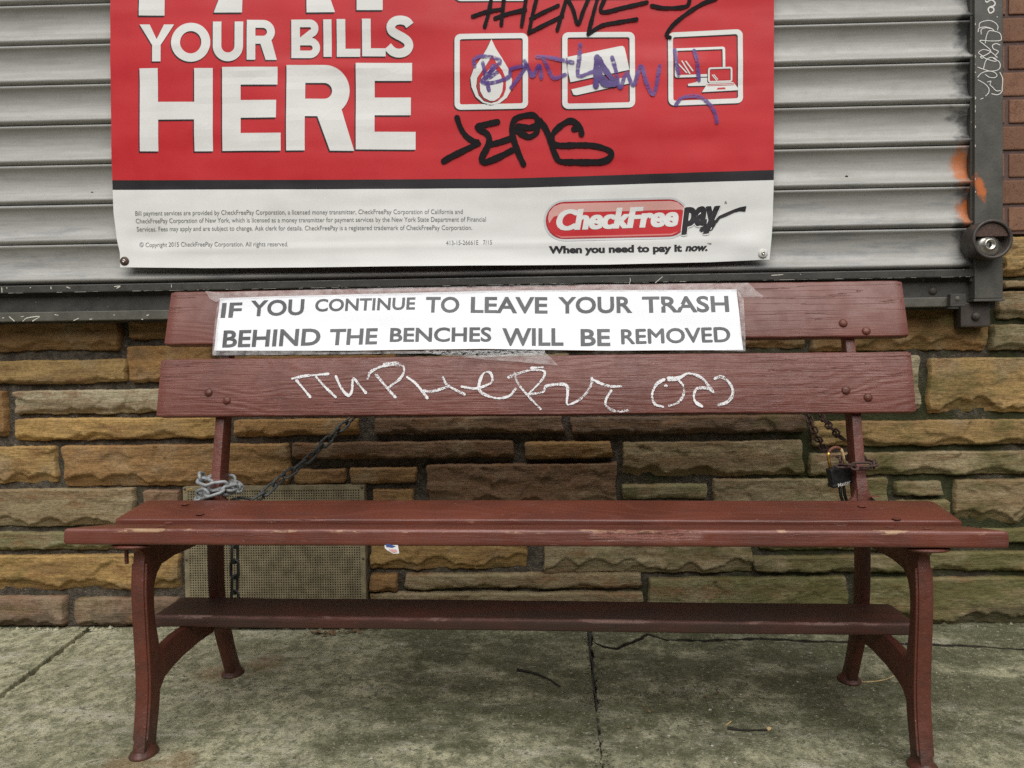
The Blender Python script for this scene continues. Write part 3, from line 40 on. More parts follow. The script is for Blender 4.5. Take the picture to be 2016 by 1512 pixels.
    'ban_strokes': [["marker_black",0.01679,[[-0.2119,1.4749],[-0.2028,1.4478],[-0.1868,1.4231],[-0.1626,1.4064],[-0.1517,1.4035],[-0.1956,1.3828],[-0.2313,1.3661],[-0.252,1.3544]],10],["marker_black",0.01679,[[-0.0978,1.4615],[-0.1292,1.4555],[-0.1551,1.448],[-0.1295,1.4299],[-0.1216,1.4136],[-0.1274,1.3921],[-0.1442,1.3601],[-0.1362,1.3491],[-0.0979,1.3618],[-0.0582,1.3811]],10],["marker_black",0.01679,[[-0.1191,1.3987],[-0.0919,1.4048],[-0.0564,1.4161]],10],["marker_black",0.01679,[[-0.0262,1.3414],[-0.0407,1.374],[-0.0537,1.4147],[-0.0573,1.4444],[-0.0475,1.4684],[-0.0203,1.4772],[0.0068,1.4766],[0.016,1.4562],[-0.0045,1.4432],[-0.0397,1.4481]],10],["marker_black",0.01679,[[-0.0452,1.4388],[-0.0264,1.4249],[-0.0075,1.4177],[0.0116,1.4294],[0.0173,1.4535]],10],["marker_black",0.01679,[[0.0215,1.4628],[0.0388,1.4368],[0.0518,1.3989],[0.0649,1.3636],[0.0782,1.3472],[0.1214,1.3441],[0.1619,1.3427],[0.1943,1.3433],[0.216,1.3522],[0.2216,1.3656],[0.2109,1.3765],[0.176,1.3881],[0.1355,1.3916],[0.0761,1.3916],[0.0572,1.4015],[0.0575,1.423],[0.0767,1.444],[0.1039,1.4595],[0.1228,1.4537],[0.1361,1.4373],[0.1386,1.4225]],10],["marker_black",0.01679,[[0.1172,1.4364],[0.128,1.4402]],10],["marker_black",0.0108,[[-0.1635,1.7567],[-0.1244,1.7689],[-0.0844,1.7752]],11],["marker_black",0.0108,[[-0.1109,1.8015],[-0.1195,1.7614],[-0.13,1.7271]],11],["marker_black",0.0108,[[-0.0728,1.8192],[-0.0784,1.775],[-0.0831,1.7318]],11],["marker_black",0.0108,[[-0.1007,1.75],[-0.0647,1.7624],[-0.0147,1.7733]],11],["marker_black",0.0108,[[-0.0112,1.8125],[-0.0188,1.7685],[-0.0258,1.7283]],11],["marker_black",0.0108,[[0.0207,1.8166],[0.005,1.758],[-0.0057,1.7081]],11],["marker_black",0.0108,[[-0.0057,1.7081],[0.0344,1.7277],[0.0893,1.7532]],11],["marker_black",0.0108,[[-0.0002,1.7473],[0.0349,1.7646],[0.0773,1.7831]],11],["marker_black",0.0108,[[0.105,1.8142],[0.0884,1.7606],[0.074,1.7143]],11],["marker_black",0.0108,[[0.1029,1.8045],[0.1193,1.7696],[0.1322,1.729],[0.149,1.7688],[0.1668,1.8076]],11],["marker_black",0.0108,[[0.1901,1.8069],[0.1735,1.7485],[0.1606,1.6997]],11],["marker_black",0.0108,[[0.2113,1.8063],[0.1985,1.7626],[0.2628,1.7731],[0.3261,1.786]],11],["marker_black",0.0108,[[0.1606,1.6997],[0.198,1.7233],[0.2426,1.7319],[0.297,1.7393]],11],["marker_black",0.0108,[[0.3393,1.7758],[0.3762,1.7685],[0.4352,1.7717],[0.4462,1.7949]],11],["marker_black",0.0108,[[0.5188,1.7904],[0.4795,1.7769],[0.44,1.7535],[0.4004,1.7228],[0.3794,1.6939],[0.3892,1.6863]],11],["marker_purple",0.0111,[[-0.1592,1.6168],[-0.1614,1.6366],[-0.1363,1.6444],[-0.0989,1.6375],[-0.0891,1.6249],[-0.1322,1.5839],[-0.1364,1.5692],[-0.0974,1.5722],[-0.0622,1.5871],[-0.0569,1.6068],[-0.0119,1.6165]],9],["marker_purple",0.0111,[[-0.1365,1.6261],[-0.1296,1.5888],[-0.1202,1.549]],9],["marker_purple",0.0111,[[-0.1067,1.6179],[-0.1222,1.5837],[-0.097,1.5979]],9],["marker_purple",0.0111,[[-0.0119,1.6165],[-0.0373,1.5816],[-0.0577,1.5549]],9],["marker_purple",0.0111,[[-0.0192,1.628],[-0.0071,1.6055],[0.0026,1.5855],[0.0229,1.6146],[0.0275,1.58]],9],["marker_purple",0.0111,[[0.0158,1.6395],[0.0531,1.6361],[0.1165,1.6211]],9],["marker_purple",0.0111,[[0.0332,1.6366],[0.0477,1.6041],[0.0623,1.5791],[0.0947,1.5882]],9],["marker_purple",0.0111,[[0.1379,1.6718],[0.135,1.6364],[0.1309,1.5848],[0.1618,1.5914],[0.1842,1.5982]],9],["marker_purple",0.0111,[[0.2267,1.6341],[0.2362,1.5994],[0.248,1.5474],[0.2658,1.5888],[0.2852,1.5539],[0.3065,1.6084],[0.3223,1.5579],[0.3418,1.5279],[0.3598,1.6071]],9],["marker_purple",0.0111,[[0.4022,1.6517],[0.4053,1.6197],[0.4114,1.5803]],9],["marker_purple",0.0111,[[0.4563,1.6478],[0.4634,1.6182],[0.4679,1.5641]],9],["marker_purple",0.0111,[[0.4032,1.4969],[0.4182,1.5137],[0.4478,1.5204],[0.4773,1.5133],[0.5017,1.4896],[0.5123,1.4672],[0.5161,1.445]],9],["marker_purple_dense",0.01606,[[0.1846,1.6352],[0.1817,1.6008],[0.1802,1.554]],12],["marker_purple_dense",0.01606,[[0.1895,1.6301],[0.2065,1.6001],[0.2358,1.56]],12],["marker_purple_dense",0.01606,[[0.1892,1.6006],[0.2011,1.5609],[0.2308,1.5577]],12],["marker_purple_dense",0.01606,[[0.1939,1.5808],[0.2111,1.5656]],12]],
    'prof': [[-0.8472,0.458],[-0.6614,0.4417],[-0.5199,0.4614],[-0.4486,0.6561],[-0.4155,0.7987],[-0.4005,0.8361],[-0.3557,0.9726]],
    'xo': [0.0028,0.0054,0.0039,-0.005,-0.0026,-0.0023,-0.0022],
    'words': [["IF",-0.7764,0.0678,-0.7238,0.0686,0.04089],["YOU",-0.7017,0.0713,-0.5626,0.0733,0.04213],["CONTINUE",-0.5343,0.0814,-0.2794,0.0829,0.03346],["TO",-0.2526,0.0742,-0.168,0.0729,0.04275],["LEAVE",-0.1393,0.0722,0.0517,0.0676,0.04275],["YOUR",0.078,0.0672,0.2595,0.0659,0.04275],["TRASH",0.2838,0.0655,0.4938,0.065,0.04275],["BEHIND",-0.7629,-0.0121,-0.5141,-0.0091,0.04523],["THE",-0.491,-0.0094,-0.3704,-0.0082,0.04337],["BENCHES",-0.3389,-0.0023,-0.0865,-0.0044,0.03717],["WILL",-0.0596,-0.0157,0.0905,-0.0175,0.04547],["BE",0.1322,-0.0192,0.204,-0.02,0.04461],["REMOVED",0.2316,-0.0149,0.4912,-0.0116,0.03717]],
    'paper': [[-0.7829,-0.0197],[-0.4199,-0.0246],[-0.1043,-0.023],[0.205,-0.0318],[0.5199,-0.0342],[-0.7841,0.1221],[-0.4292,0.1274],[-0.1069,0.1303],[0.2091,0.127],[0.5151,0.1245]],
    'tape': [[[-0.8238,0.1412],[-0.7926,0.1365],[-0.4302,0.1415],[0.0836,0.1423],[0.5445,0.1397],[0.559,0.1206],[0.5784,0.1029],[0.5198,0.1025],[0.5162,0.1213],[-0.1069,0.1264],[-0.7812,0.1181],[-0.791,0.1099],[-0.8079,0.1185]],[[-0.7856,-0.0322],[-0.7882,0.0491],[-0.7869,0.121],[-0.7762,0.1208],[-0.7774,0.0353],[-0.7752,-0.0323]],[[-0.7848,-0.0161],[-0.4965,-0.0275],[-0.2423,-0.0278],[-0.2295,-0.0345],[-0.4961,-0.0341],[-0.7829,-0.0336]],[[0.5137,0.1213],[0.5292,0.097],[0.5275,0.0047],[0.5245,-0.0379],[0.4478,-0.0357],[0.5144,-0.0288],[0.5185,0.0838]]],
    'tape_low': [[-0.1601,0.1434],[-0.1039,0.1466],[-0.0417,0.1485],[0.045,0.1526],[0.0634,0.1347],[0.078,0.1193],[0.0325,0.1236],[-0.0293,0.1306],[-0.1038,0.1364]],
    'tape_gap': [[-0.2551,-0.0248],[-0.2047,-0.0254],[0.045,-0.027],[0.0449,-0.0401],[-0.0418,-0.043],[-0.0916,-0.0438],[-0.1917,-0.0387],[-0.2296,-0.0343]],
    'chalk': [[[-0.5781,0.0934],[-0.5521,0.099],[-0.5231,0.1017],[-0.4883,0.1043]],[[-0.5676,0.0889],[-0.5506,0.0698],[-0.5305,0.0465]],[[-0.5185,0.0973],[-0.4956,0.0723],[-0.4669,0.046]],[[-0.4692,0.0983],[-0.458,0.0749],[-0.4457,0.0574],[-0.4339,0.0501],[-0.4272,0.063],[-0.4255,0.092],[-0.4089,0.0745],[-0.3924,0.0555]],[[-0.3894,0.0917],[-0.3813,0.1091],[-0.35,0.1234],[-0.3184,0.1246],[-0.3024,0.1215],[-0.3006,0.1054],[-0.3116,0.0881],[-0.3396,0.0667]],[[-0.3695,0.1017],[-0.3396,0.0667],[-0.3189,0.0443]],[[-0.3502,0.1287],[-0.3156,0.1301]],[[-0.2917,0.0943],[-0.2712,0.0791],[-0.2536,0.0588],[-0.2404,0.0414]],[[-0.2536,0.0602],[-0.228,0.0586],[-0.194,0.0683]],[[-0.203,0.0924],[-0.1941,0.0755],[-0.1712,0.061],[-0.1498,0.0502]],[[-0.1571,0.0695],[-0.1231,0.0649],[-0.0921,0.0747],[-0.0822,0.0846],[-0.088,0.1034],[-0.1022,0.1036],[-0.112,0.0863],[-0.1146,0.0634],[-0.1004,0.049],[-0.0693,0.0402],[-0.0412,0.0457],[-0.0258,0.0627]],[[-0.0435,0.0914],[-0.0205,0.1006],[0.0102,0.1088],[0.0407,0.1072],[0.0437,0.0953],[0.0314,0.0767],[0.0039,0.049]],[[0.0117,0.1144],[0.0393,0.1157]],[[-0.0291,0.1022],[-0.0205,0.0772],[0.0039,0.0459],[0.0341,0.0133]],[[0.0069,0.049],[0.0404,0.0549],[0.0481,0.0688],[0.0831,0.0732],[0.0982,0.0684],[0.0995,0.0514],[0.0992,0.0236],[0.128,0.0357],[0.1464,0.0541],[0.1574,0.0756],[0.1576,0.088]],[[0.1576,0.0865],[0.177,0.0755],[0.201,0.0675],[0.2265,0.0673]],[[0.2037,0.0567],[0.1912,0.0353],[0.1909,0.02],[0.2057,0.0092],[0.2235,0.006],[0.2415,0.0089]],[[0.3305,0.0834],[0.3121,0.0712],[0.3009,0.0467],[0.3061,0.0238],[0.3252,0.0166]],[[0.3633,0.0831],[0.376,0.0645],[0.3737,0.0431],[0.3612,0.0264],[0.3401,0.0189]],[[0.3395,0.0864],[0.3665,0.0877],[0.3848,0.0968],[0.4055,0.0935],[0.4229,0.0826],[0.4341,0.0671],[0.4452,0.0517],[0.4279,0.061],[0.407,0.0597],[0.3989,0.0429],[0.4027,0.0276],[0.4171,0.0169]],[[0.3409,0.0818],[0.3634,0.0837],[0.3817,0.0953]],[[0.4497,0.0839],[0.4647,0.0883],[0.4791,0.079],[0.49,0.0605],[0.4891,0.0422],[0.4765,0.0271],[0.4556,0.0197]],[[0.3329,0.0674],[0.3353,0.0673]]],
    'bolts': [[3,-0.7884,0.0601],[3,-0.7405,0.0399],[3,0.7541,0.0535],[3,0.8035,0.036],[5,0.7625,0.0335],[5,0.8145,0.0133]],
    'sticker': [-0.2468,-0.848,0.4236],
    'sticker2': [-0.2309,-0.848,0.4126],
    'chips': [-0.316,-0.0085,0.1454,0.2279,0.305,0.6556,0.7486],
    'plate': [[-0.7644,-0.835,0.4235],[0.7721,-0.835,0.4213]],
    'hbolt': [-0.8089,-0.8,0.3947],
    'screws': [[-0.7962,-0.5582,0.455],[-0.728,-0.6313,0.455],[-0.7641,-0.4859,0.455],[-0.7645,-0.7059,0.455],[-0.7393,-0.7906,0.455],[0.8047,-0.4792,0.455],[0.7874,-0.6543,0.455],[0.7459,-0.568,0.455],[0.7325,-0.7656,0.455],[0.7872,-0.8054,0.455]],
    'chainL': [[-0.7934,-0.395,0.4602],[-0.754,-0.37,0.4429],[-0.7222,-0.33,0.4387],[-0.6805,-0.27,0.4797],[-0.6315,-0.2,0.518],[-0.5927,-0.13,0.5635],[-0.5506,-0.06,0.6107],[-0.5021,-0.004,0.666]],
    'chainH': [[-0.7551,-0.395,0.4471],[-0.7573,-0.395,0.3513],[-0.7591,-0.395,0.2745],[-0.7607,-0.395,0.204],[-0.7619,-0.395,0.1527]],
    'chainR1': [[0.775,-0.02,0.6433],[0.7438,-0.2,0.5853],[0.7133,-0.37,0.5521]],
    'chainR2': [[0.8039,-0.02,0.6356],[0.7815,-0.2,0.6012],[0.7677,-0.35,0.5747]],
    'pad': [0.7195,-0.43,0.5033],
    'padcab': [[0.7199,-0.425,0.4818],[0.7261,-0.41,0.4177]],
    'ringR': [0.7651,-0.45,0.5334],
    'brass': [[-0.8744,-0.41,0.4684],[-0.8639,-0.41,0.4772],[-0.8536,-0.41,0.4809]],
    'panel': [-1.0449,-0.507,0.4273],
    'jointL': [[-1.3472,-0.0252],[-1.3048,-0.4918]],
    'jointC': [[0.1435,-0.0722],[0.1359,-0.3684],[0.1275,-0.6976]],
    'crack': [[0.1434,-0.1218],[0.1801,-0.162],[0.2135,-0.1778],[0.2611,-0.123],[0.3109,-0.0656],[0.3553,-0.1077],[0.482,-0.1131],[0.6259,-0.1023],[0.7601,-0.124],[0.8974,-0.1294],[1.0676,-0.1508],[1.1955,-0.1676],[1.2982,-0.1914]],
    'crack2': [[1.1209,-0.0406],[1.1508,-0.0914],[1.1794,-0.1322],[1.2326,-0.1485],[1.3089,-0.1725]],
    'feet': [[-0.8068,-0.7916],[-0.8047,-0.2879],[0.7682,-0.346],[0.7372,-0.8347]],
    'stick': [[-0.0564,-0.3376],[-0.0147,-0.361],[0.0233,-0.3999],[0.0487,-0.4433]],
    'twig': [[0.4043,-0.6646],[0.4324,-0.6742],[0.4647,-0.6742],[0.4862,-0.6742]],
    'twig2': [[0.4054,-0.6502],[0.4208,-0.6306]],
    'tendril': [[0.7494,-0.3878],[0.7881,-0.4161],[0.8417,-0.404],[0.8766,-0.379]],
    'leaves': [[-0.6783,-0.0718],[-0.6434,-0.0636],[-0.6167,-0.0809],[-0.5515,-0.043],[-0.5374,-0.0388],[-0.5987,-0.0641],[0.1957,-0.6622],[0.3901,-0.506],[0.4167,-0.4918],[0.2493,-0.5871],[0.2403,-0.5687]],
    'rust': [[-0.8257,-0.3464],[-0.7293,-0.2778],[-0.825,-0.8188],[-0.7329,-0.8041]],
    'pebbles': [[-0.3409,-0.7949],[0.3563,-0.7403],[0.3736,-0.7935],[0.387,-0.8098],[0.2747,-0.6952],[0.3868,-0.5689],[0.5549,-0.348],[0.475,-0.4863],[0.6304,-0.4122]]
}

# ------------------------------------------------------------------ camera, sky, sun, exposure
scene = bpy.context.scene
col = scene.collection
cd = bpy.data.cameras.new('camera'); cam = bpy.data.objects.new('camera', cd); col.objects.link(cam)
scene.camera = cam
yw, pt, rl = D['cam']['yaw'], D['cam']['pitch'], D['cam']['roll']
f_ = Vector((-math.sin(yw)*math.cos(pt), math.cos(yw)*math.cos(pt), -math.sin(pt)))
r_ = Vector((math.cos(yw), math.sin(yw), 0)); u_ = r_.cross(f_)
r2 = math.cos(rl)*r_ + math.sin(rl)*u_; u2 = -math.sin(rl)*r_ + math.cos(rl)*u_
M = Matrix((r2, u2, -f_)).transposed().to_4x4(); M.translation = Vector(D['cam']['loc'])
cam.matrix_world = M
cd.sensor_width = 36.0; cd.lens = D['cam']['F']/2016*36.0; cd.clip_start = .02; cd.clip_end = 500
world = bpy.data.worlds.new('World'); scene.world = world; world.use_nodes = True
wn = world.node_tree; bg = wn.nodes['Background']
sky = wn.nodes.new('ShaderNodeTexSky'); sky.sky_type = 'NISHITA'; sky.sun_disc = False
sky.sun_elevation = R(52); sky.sun_rotation = R(180); sky.dust_density = 1.0; sky.air_density = .7
hs = wn.nodes.new('ShaderNodeHueSaturation'); hs.inputs['Saturation'].default_value = .22   # overcast: almost no blue left
wn.links.new(sky.outputs[0], hs.inputs['Color']); wn.links.new(hs.outputs[0], bg.inputs['Color'])
bg.inputs['Strength'].default_value = .05
sd = bpy.data.lights.new('sun', 'SUN'); sd.energy = 1.5; sd.angle = R(62); sd.color = (1, .975, .935)
sun = bpy.data.objects.new('sun', sd); col.objects.link(sun)
sun.rotation_euler = Vector((-.03, .616, -.788)).to_track_quat('-Z', 'Y').to_euler(); sun.location = (0, -4, 6)
vs = scene.view_settings
vs.view_transform = 'Standard'; vs.look = 'None'; vs.gamma = 1; vs.use_curve_mapping = False
vs.exposure = 1.13
scene.render.engine = 'CYCLES'
scene.cycles.use_denoising = False
scene.cycles.max_bounces = 8; scene.cycles.transparent_max_bounces = 24

# ------------------------------------------------------------------ material helpers
class NT:
    def __init__(s, name, rough=.6, spec=.5):
        s.m = bpy.data.materials.new(name); s.m.use_nodes = True; s.t = s.m.node_tree
        s.b = s.t.nodes['Principled BSDF']; s.b.inputs['Roughness'].default_value = rough
        s.b.inputs['Specular IOR Level'].default_value = spec
        s.pos = s.node('ShaderNodeNewGeometry').outputs['Position']
        s.tc = s.node('ShaderNodeTexCoord')
    def node(s, k, **kw):
        n = s.t.nodes.new(k)
        for a, b in kw.items(): setattr(n, a, b)
        return n
    def lk(s, a, b):
        if isinstance(a, bpy.types.NodeSocket): s.t.links.new(a, b)
        else:
            if b.type == 'RGBA' and len(a) == 3: a = (*a, 1)
            b.default_value = a
    def scale(s, v, sc, off=(0, 0, 0)):
        n = s.node('ShaderNodeMapping'); n.inputs['Scale'].default_value = sc; n.inputs['Location'].default_value = off
        s.t.links.new(v, n.inputs['Vector']); return n.outputs[0]
    def noise(s, v, sc, detail=4, rough=.55, dist=0):
        n = s.node('ShaderNodeTexNoise'); n.inputs['Scale'].default_value = sc; n.inputs['Detail'].default_value = detail
        n.inputs['Roughness'].default_value = rough; n.inputs['Distortion'].default_value = dist
        s.t.links.new(v, n.inputs['Vector']); return n.outputs['Fac']
    def voro(s, v, sc, feat='F1', rnd=1):
        n = s.node('ShaderNodeTexVoronoi', feature=feat); n.inputs['Scale'].default_value = sc; n.inputs['Randomness'].default_value = rnd
        s.t.links.new(v, n.inputs['Vector']); return n.outputs['Distance']
    def ramp(s, f, a, b, va=0.0, vb=1.0):
        n = s.node('ShaderNodeMapRange', interpolation_type='SMOOTHSTEP'); s.lk(f, n.inputs['Value'])
        n.inputs['From Min'].default_value = a; n.inputs['From Max'].default_value = b
        n.inputs['To Min'].default_value = va; n.inputs['To Max'].default_value = vb
        return n.outputs[0]
    def mth(s, op, a, b=0.0, c=None):
        n = s.node('ShaderNodeMath', operation=op); s.lk(a, n.inputs[0]); s.lk(b, n.inputs[1])
        if c is not None: s.lk(c, n.inputs[2])
        return n.outputs[0]
    def mix(s, f, a, b, bt='MIX'):
        n = s.node('ShaderNodeMix', data_type='RGBA', blend_type=bt); s.lk(f, n.inputs[0]); s.lk(a, n.inputs[6]); s.lk(b, n.inputs[7]); return n.outputs[2]
    def sep(s, v):
        n = s.node('ShaderNodeSeparateXYZ'); s.t.links.new(v, n.inputs[0]); return n.outputs
    def bump(s, h, strength=.5, dist=.002, prev=None):
        n = s.node('ShaderNodeBump'); n.inputs['Strength'].default_value = strength; n.inputs['Distance'].default_value = dist
        s.t.links.new(h, n.inputs['Height'])
        if prev is not None: s.t.links.new(prev, n.inputs['Normal'])
        return n.outputs[0]
    def out(s, colr=None, rough=None, normal=None, metal=None, alpha=None):
        for v, k in ((colr, 'Base Color'), (rough, 'Roughness'), (normal, 'Normal'), (metal, 'Metallic'), (alpha, 'Alpha')):
            if v is not None: s.lk(v, s.b.inputs[k])
        return s.m

def m_stone():
    n = NT('split_sandstone', .82, .3)
    oi = n.node('ShaderNodeObjectInfo')
    p = n.pos
    band = n.noise(n.scale(p, (3, 3, 26)), 1.0, 5, .6, .6)
    blotch = n.noise(p, 7, 4, .6)
    fine = n.noise(p, 110, 5, .65)
    grain = n.noise(p, 420, 2, .6)
    c = n.mix(n.ramp(band, .38, .66), oi.outputs['Color'], n.mix(.62, oi.outputs['Color'], (.16, .085, .035)))
    c = n.mix(n.mth('MULTIPLY', n.ramp(blotch, .5, .72), .55), c, (.34, .27, .17))
    c = n.mix(n.mth('MULTIPLY', n.ramp(n.noise(n.scale(p, (4, 4, 9), (3, 1, 7)), 2.2, 5, .65), .53, .68), .6), c, (.22, .10, .04))
    c = n.mix(n.mth('MULTIPLY', n.ramp(n.noise(n.scale(p, (1, 1, 1), (9, 4, 2)), 9, 6, .7), .56, .74), .5), c, (.07, .055, .035))
    c = n.mix(n.ramp(fine, .35, .75, .0, .4), c, (.06, .04, .022))
    c = n.mix(n.ramp(grain, .56, .74, 0, .38), c, (.5, .4, .26))
    # green algae towards the right and the damp foot of the wall, in patches
    sx = n.sep(p)
    area = n.mth('ADD', n.ramp(sx[0], .1, 1.0, -.02, .15), n.ramp(sx[2], .62, .12, 0, .10))
    alg = n.ramp(n.mth('ADD', n.noise(n.scale(p, (1, 1, 2.2)), 5.5, 6, .68), area), .60, .80, 0, .75)
    c = n.mix(alg, c, (.085, .082, .022))
    wet = n.ramp(n.mth('ADD', n.noise(p, 9, 5, .6), n.ramp(sx[2], .10, .0, 0, .3)), .62, .8, 0, .55)
    c = n.mix(wet, c, (.06, .052, .035))
    h = n.mth('ADD', n.mth('MULTIPLY', n.noise(n.scale(p, (1, 1, 2.4)), 42, 6, .65), 1.0), n.mth('ADD', n.mth('MULTIPLY', grain, .25), n.mth('MULTIPLY', n.noise(n.scale(p, (9, 9, 150)), 1, 4, .6, .8), .55)))
    return n.out(c, n.ramp(fine, .3, .7, .7, .95), n.bump(h, .9, .005))
def m_mortar():
    n = NT('old_mortar', .95, .2); p = n.pos
    g = n.voro(p, 210); f = n.noise(p, 60, 5, .7)
    c = n.mix(n.ramp(f, .35, .7), (.054, .046, .036), (.130, .110, .084))
    c = n.mix(n.ramp(n.noise(p, 260, 2), .66, .74), c, (.36, .33, .27))
    sx = n.sep(p)
    a = n.ramp(n.mth('ADD', n.noise(p, 6, 5, .6), n.ramp(sx[0], .0, 1.1, -.05, .18)), .54, .7, 0, .8)
    c = n.mix(a, c, (.035, .042, .014))
    return n.out(c, None, n.bump(n.mth('ADD', f, n.mth('MULTIPLY', g, -.5)), .9, .006))
def m_brick():
    n = NT('orange_brick', .85, .25); p = n.pos; oi = n.node('ShaderNodeObjectInfo')
    c = n.mix(n.ramp(oi.outputs['Random'], 0, 1), (.20, .104, .066), (.255, .135, .085))
    c = n.mix(n.ramp(n.noise(p, 30, 5, .7), .4, .75), c, (.17, .082, .052))
    c = n.mix(n.ramp(n.noise(p, 260, 3, .6), .60, .68), c, (.035, .02, .015))
    c = n.mix(n.ramp(n.noise(p, 380, 2, .5), .64, .74, 0, .5), c, (.5, .30, .19))
    return n.out(c, None, n.bump(n.noise(p, 240, 4, .7), .5, .002))
def m_brickmortar():
    n = NT('brick_mortar', .95, .2); p = n.pos
    return n.out(n.mix(n.noise(p, 90, 4), (.10, .06, .055), (.17, .115, .10)), None, n.bump(n.noise(p, 300, 4), .6, .002))
def m_shutter():
    n = NT('shutter_paint', .42, .5); p = n.pos; sx = n.sep(p)
    streak = n.noise(n.scale(p, (1.2, 1, 22)), 3, 5, .65)
    c = n.mix(n.ramp(streak, .3, .75), (.305, .300, .275), (.395, .390, .365))
    c = n.mix(n.ramp(n.noise(p, 90, 4, .7), .52, .72, 0, .35), c, (.27, .25, .21))
    c = n.mix(n.ramp(n.noise(n.scale(p, (1, 1, 3)), 5, 6, .7), .56, .74, 0, .5), c, (.25, .24, .215))
    c = n.mix(n.ramp(n.noise(p, 480, 2), .70, .76, 0, .8), c, (.10, .085, .06))
    # black overspray where the guide rail was painted, and bare-metal scuffs low on the curtain
    e = n.mth('ADD', n.ramp(sx[0], 1.10, 1.245, 0, 1), n.mth('MULTIPLY', n.mth('SUBTRACT', n.noise(n.scale(p, (1, 1, 1.6)), 15, 5, .6), .5), 1.5))
    e = n.ramp(e, .55, 1.0, 0, .93)
    c = n.mix(e, c, (.032, .033, .034))
    low = n.mth('ADD', n.ramp(sx[2], 1.42, 1.12, 0, .18), n.noise(n.scale(p, (2.2, 1, 16)), 2.4, 6, .7))
    c = n.mix(n.ramp(low, .64, .84, 0, .5), c, (.14, .155, .17))
    # orange spray
    orn = None
    for (x, y, z), rx, rz in zip(D['spray'], (.02, .024, .022, .016, .026), (.03, .050, .034, .005, .005)):
        dx = n.mth('DIVIDE', n.mth('SUBTRACT', sx[0], x), rx); dz = n.mth('DIVIDE', n.mth('SUBTRACT', sx[2], z), rz)
        dd = n.mth('ADD', n.mth('MULTIPLY', dx, dx), n.mth('MULTIPLY', dz, dz))
        dd = n.ramp(n.mth('ADD', dd, n.mth('MULTIPLY', n.mth('SUBTRACT', n.noise(n.scale(p, (1, 1, .6)), 70, 6, .75), .5), 6.0)), -.2, 2.2, .9, 0)
        orn = dd if orn is None else n.mth('MAXIMUM', orn, dd)
    c = n.mix(orn, c, (.50, .135, .02))
    rough = n.ramp(n.noise(p, 22, 4), .3, .7, .36, .55)
    return n.out(c, rough, n.bump(n.noise(p, 160, 4, .6), .12, .0015))
def m_darksteel(name='dark_steel', base=(.040, .038, .032), flecks=True):
    n = NT(name, .5, .5); p = n.pos; sx = n.sep(p)
    c = n.mix(n.ramp(n.noise(p, 14, 5, .65), .35, .7), base, tuple(1.55*v for v in base))
    c = n.mix(n.ramp(n.noise(n.scale(p, (1, 1, 2)), 70, 5, .7), .6, .75, 0, .6), c, (.10, .075, .05))
    if flecks: c = n.mix(n.ramp(n.noise(n.scale(p, (1, 1, 1.4)), 130, 3, .5), .735, .76), c, (.62, .58, .48))
    x, y, z = D['spray'][0]
    dx = n.mth('DIVIDE', n.mth('ADD', n.mth('SUBTRACT', sx[0], x), n.mth('MULTIPLY', n.mth('SUBTRACT', sx[2], z), .25)), .013); dz = n.mth('DIVIDE', n.mth('SUBTRACT', sx[2], z), .034)
    dd = n.ramp(n.mth('ADD', n.mth('ADD', n.mth('MULTIPLY', dx, dx), n.mth('MULTIPLY', dz, dz)), n.mth('MULTIPLY', n.mth('SUBTRACT', n.noise(p, 60, 6, .75), .5), 3.5)), .1, 1.6, .9, 0)
    c = n.mix(dd, c, (.55, .14, .025))
    return n.out(c, n.ramp(n.noise(p, 40, 4), .3, .7, .38, .62), n.bump(n.noise(p, 210, 4), .25, .0015))
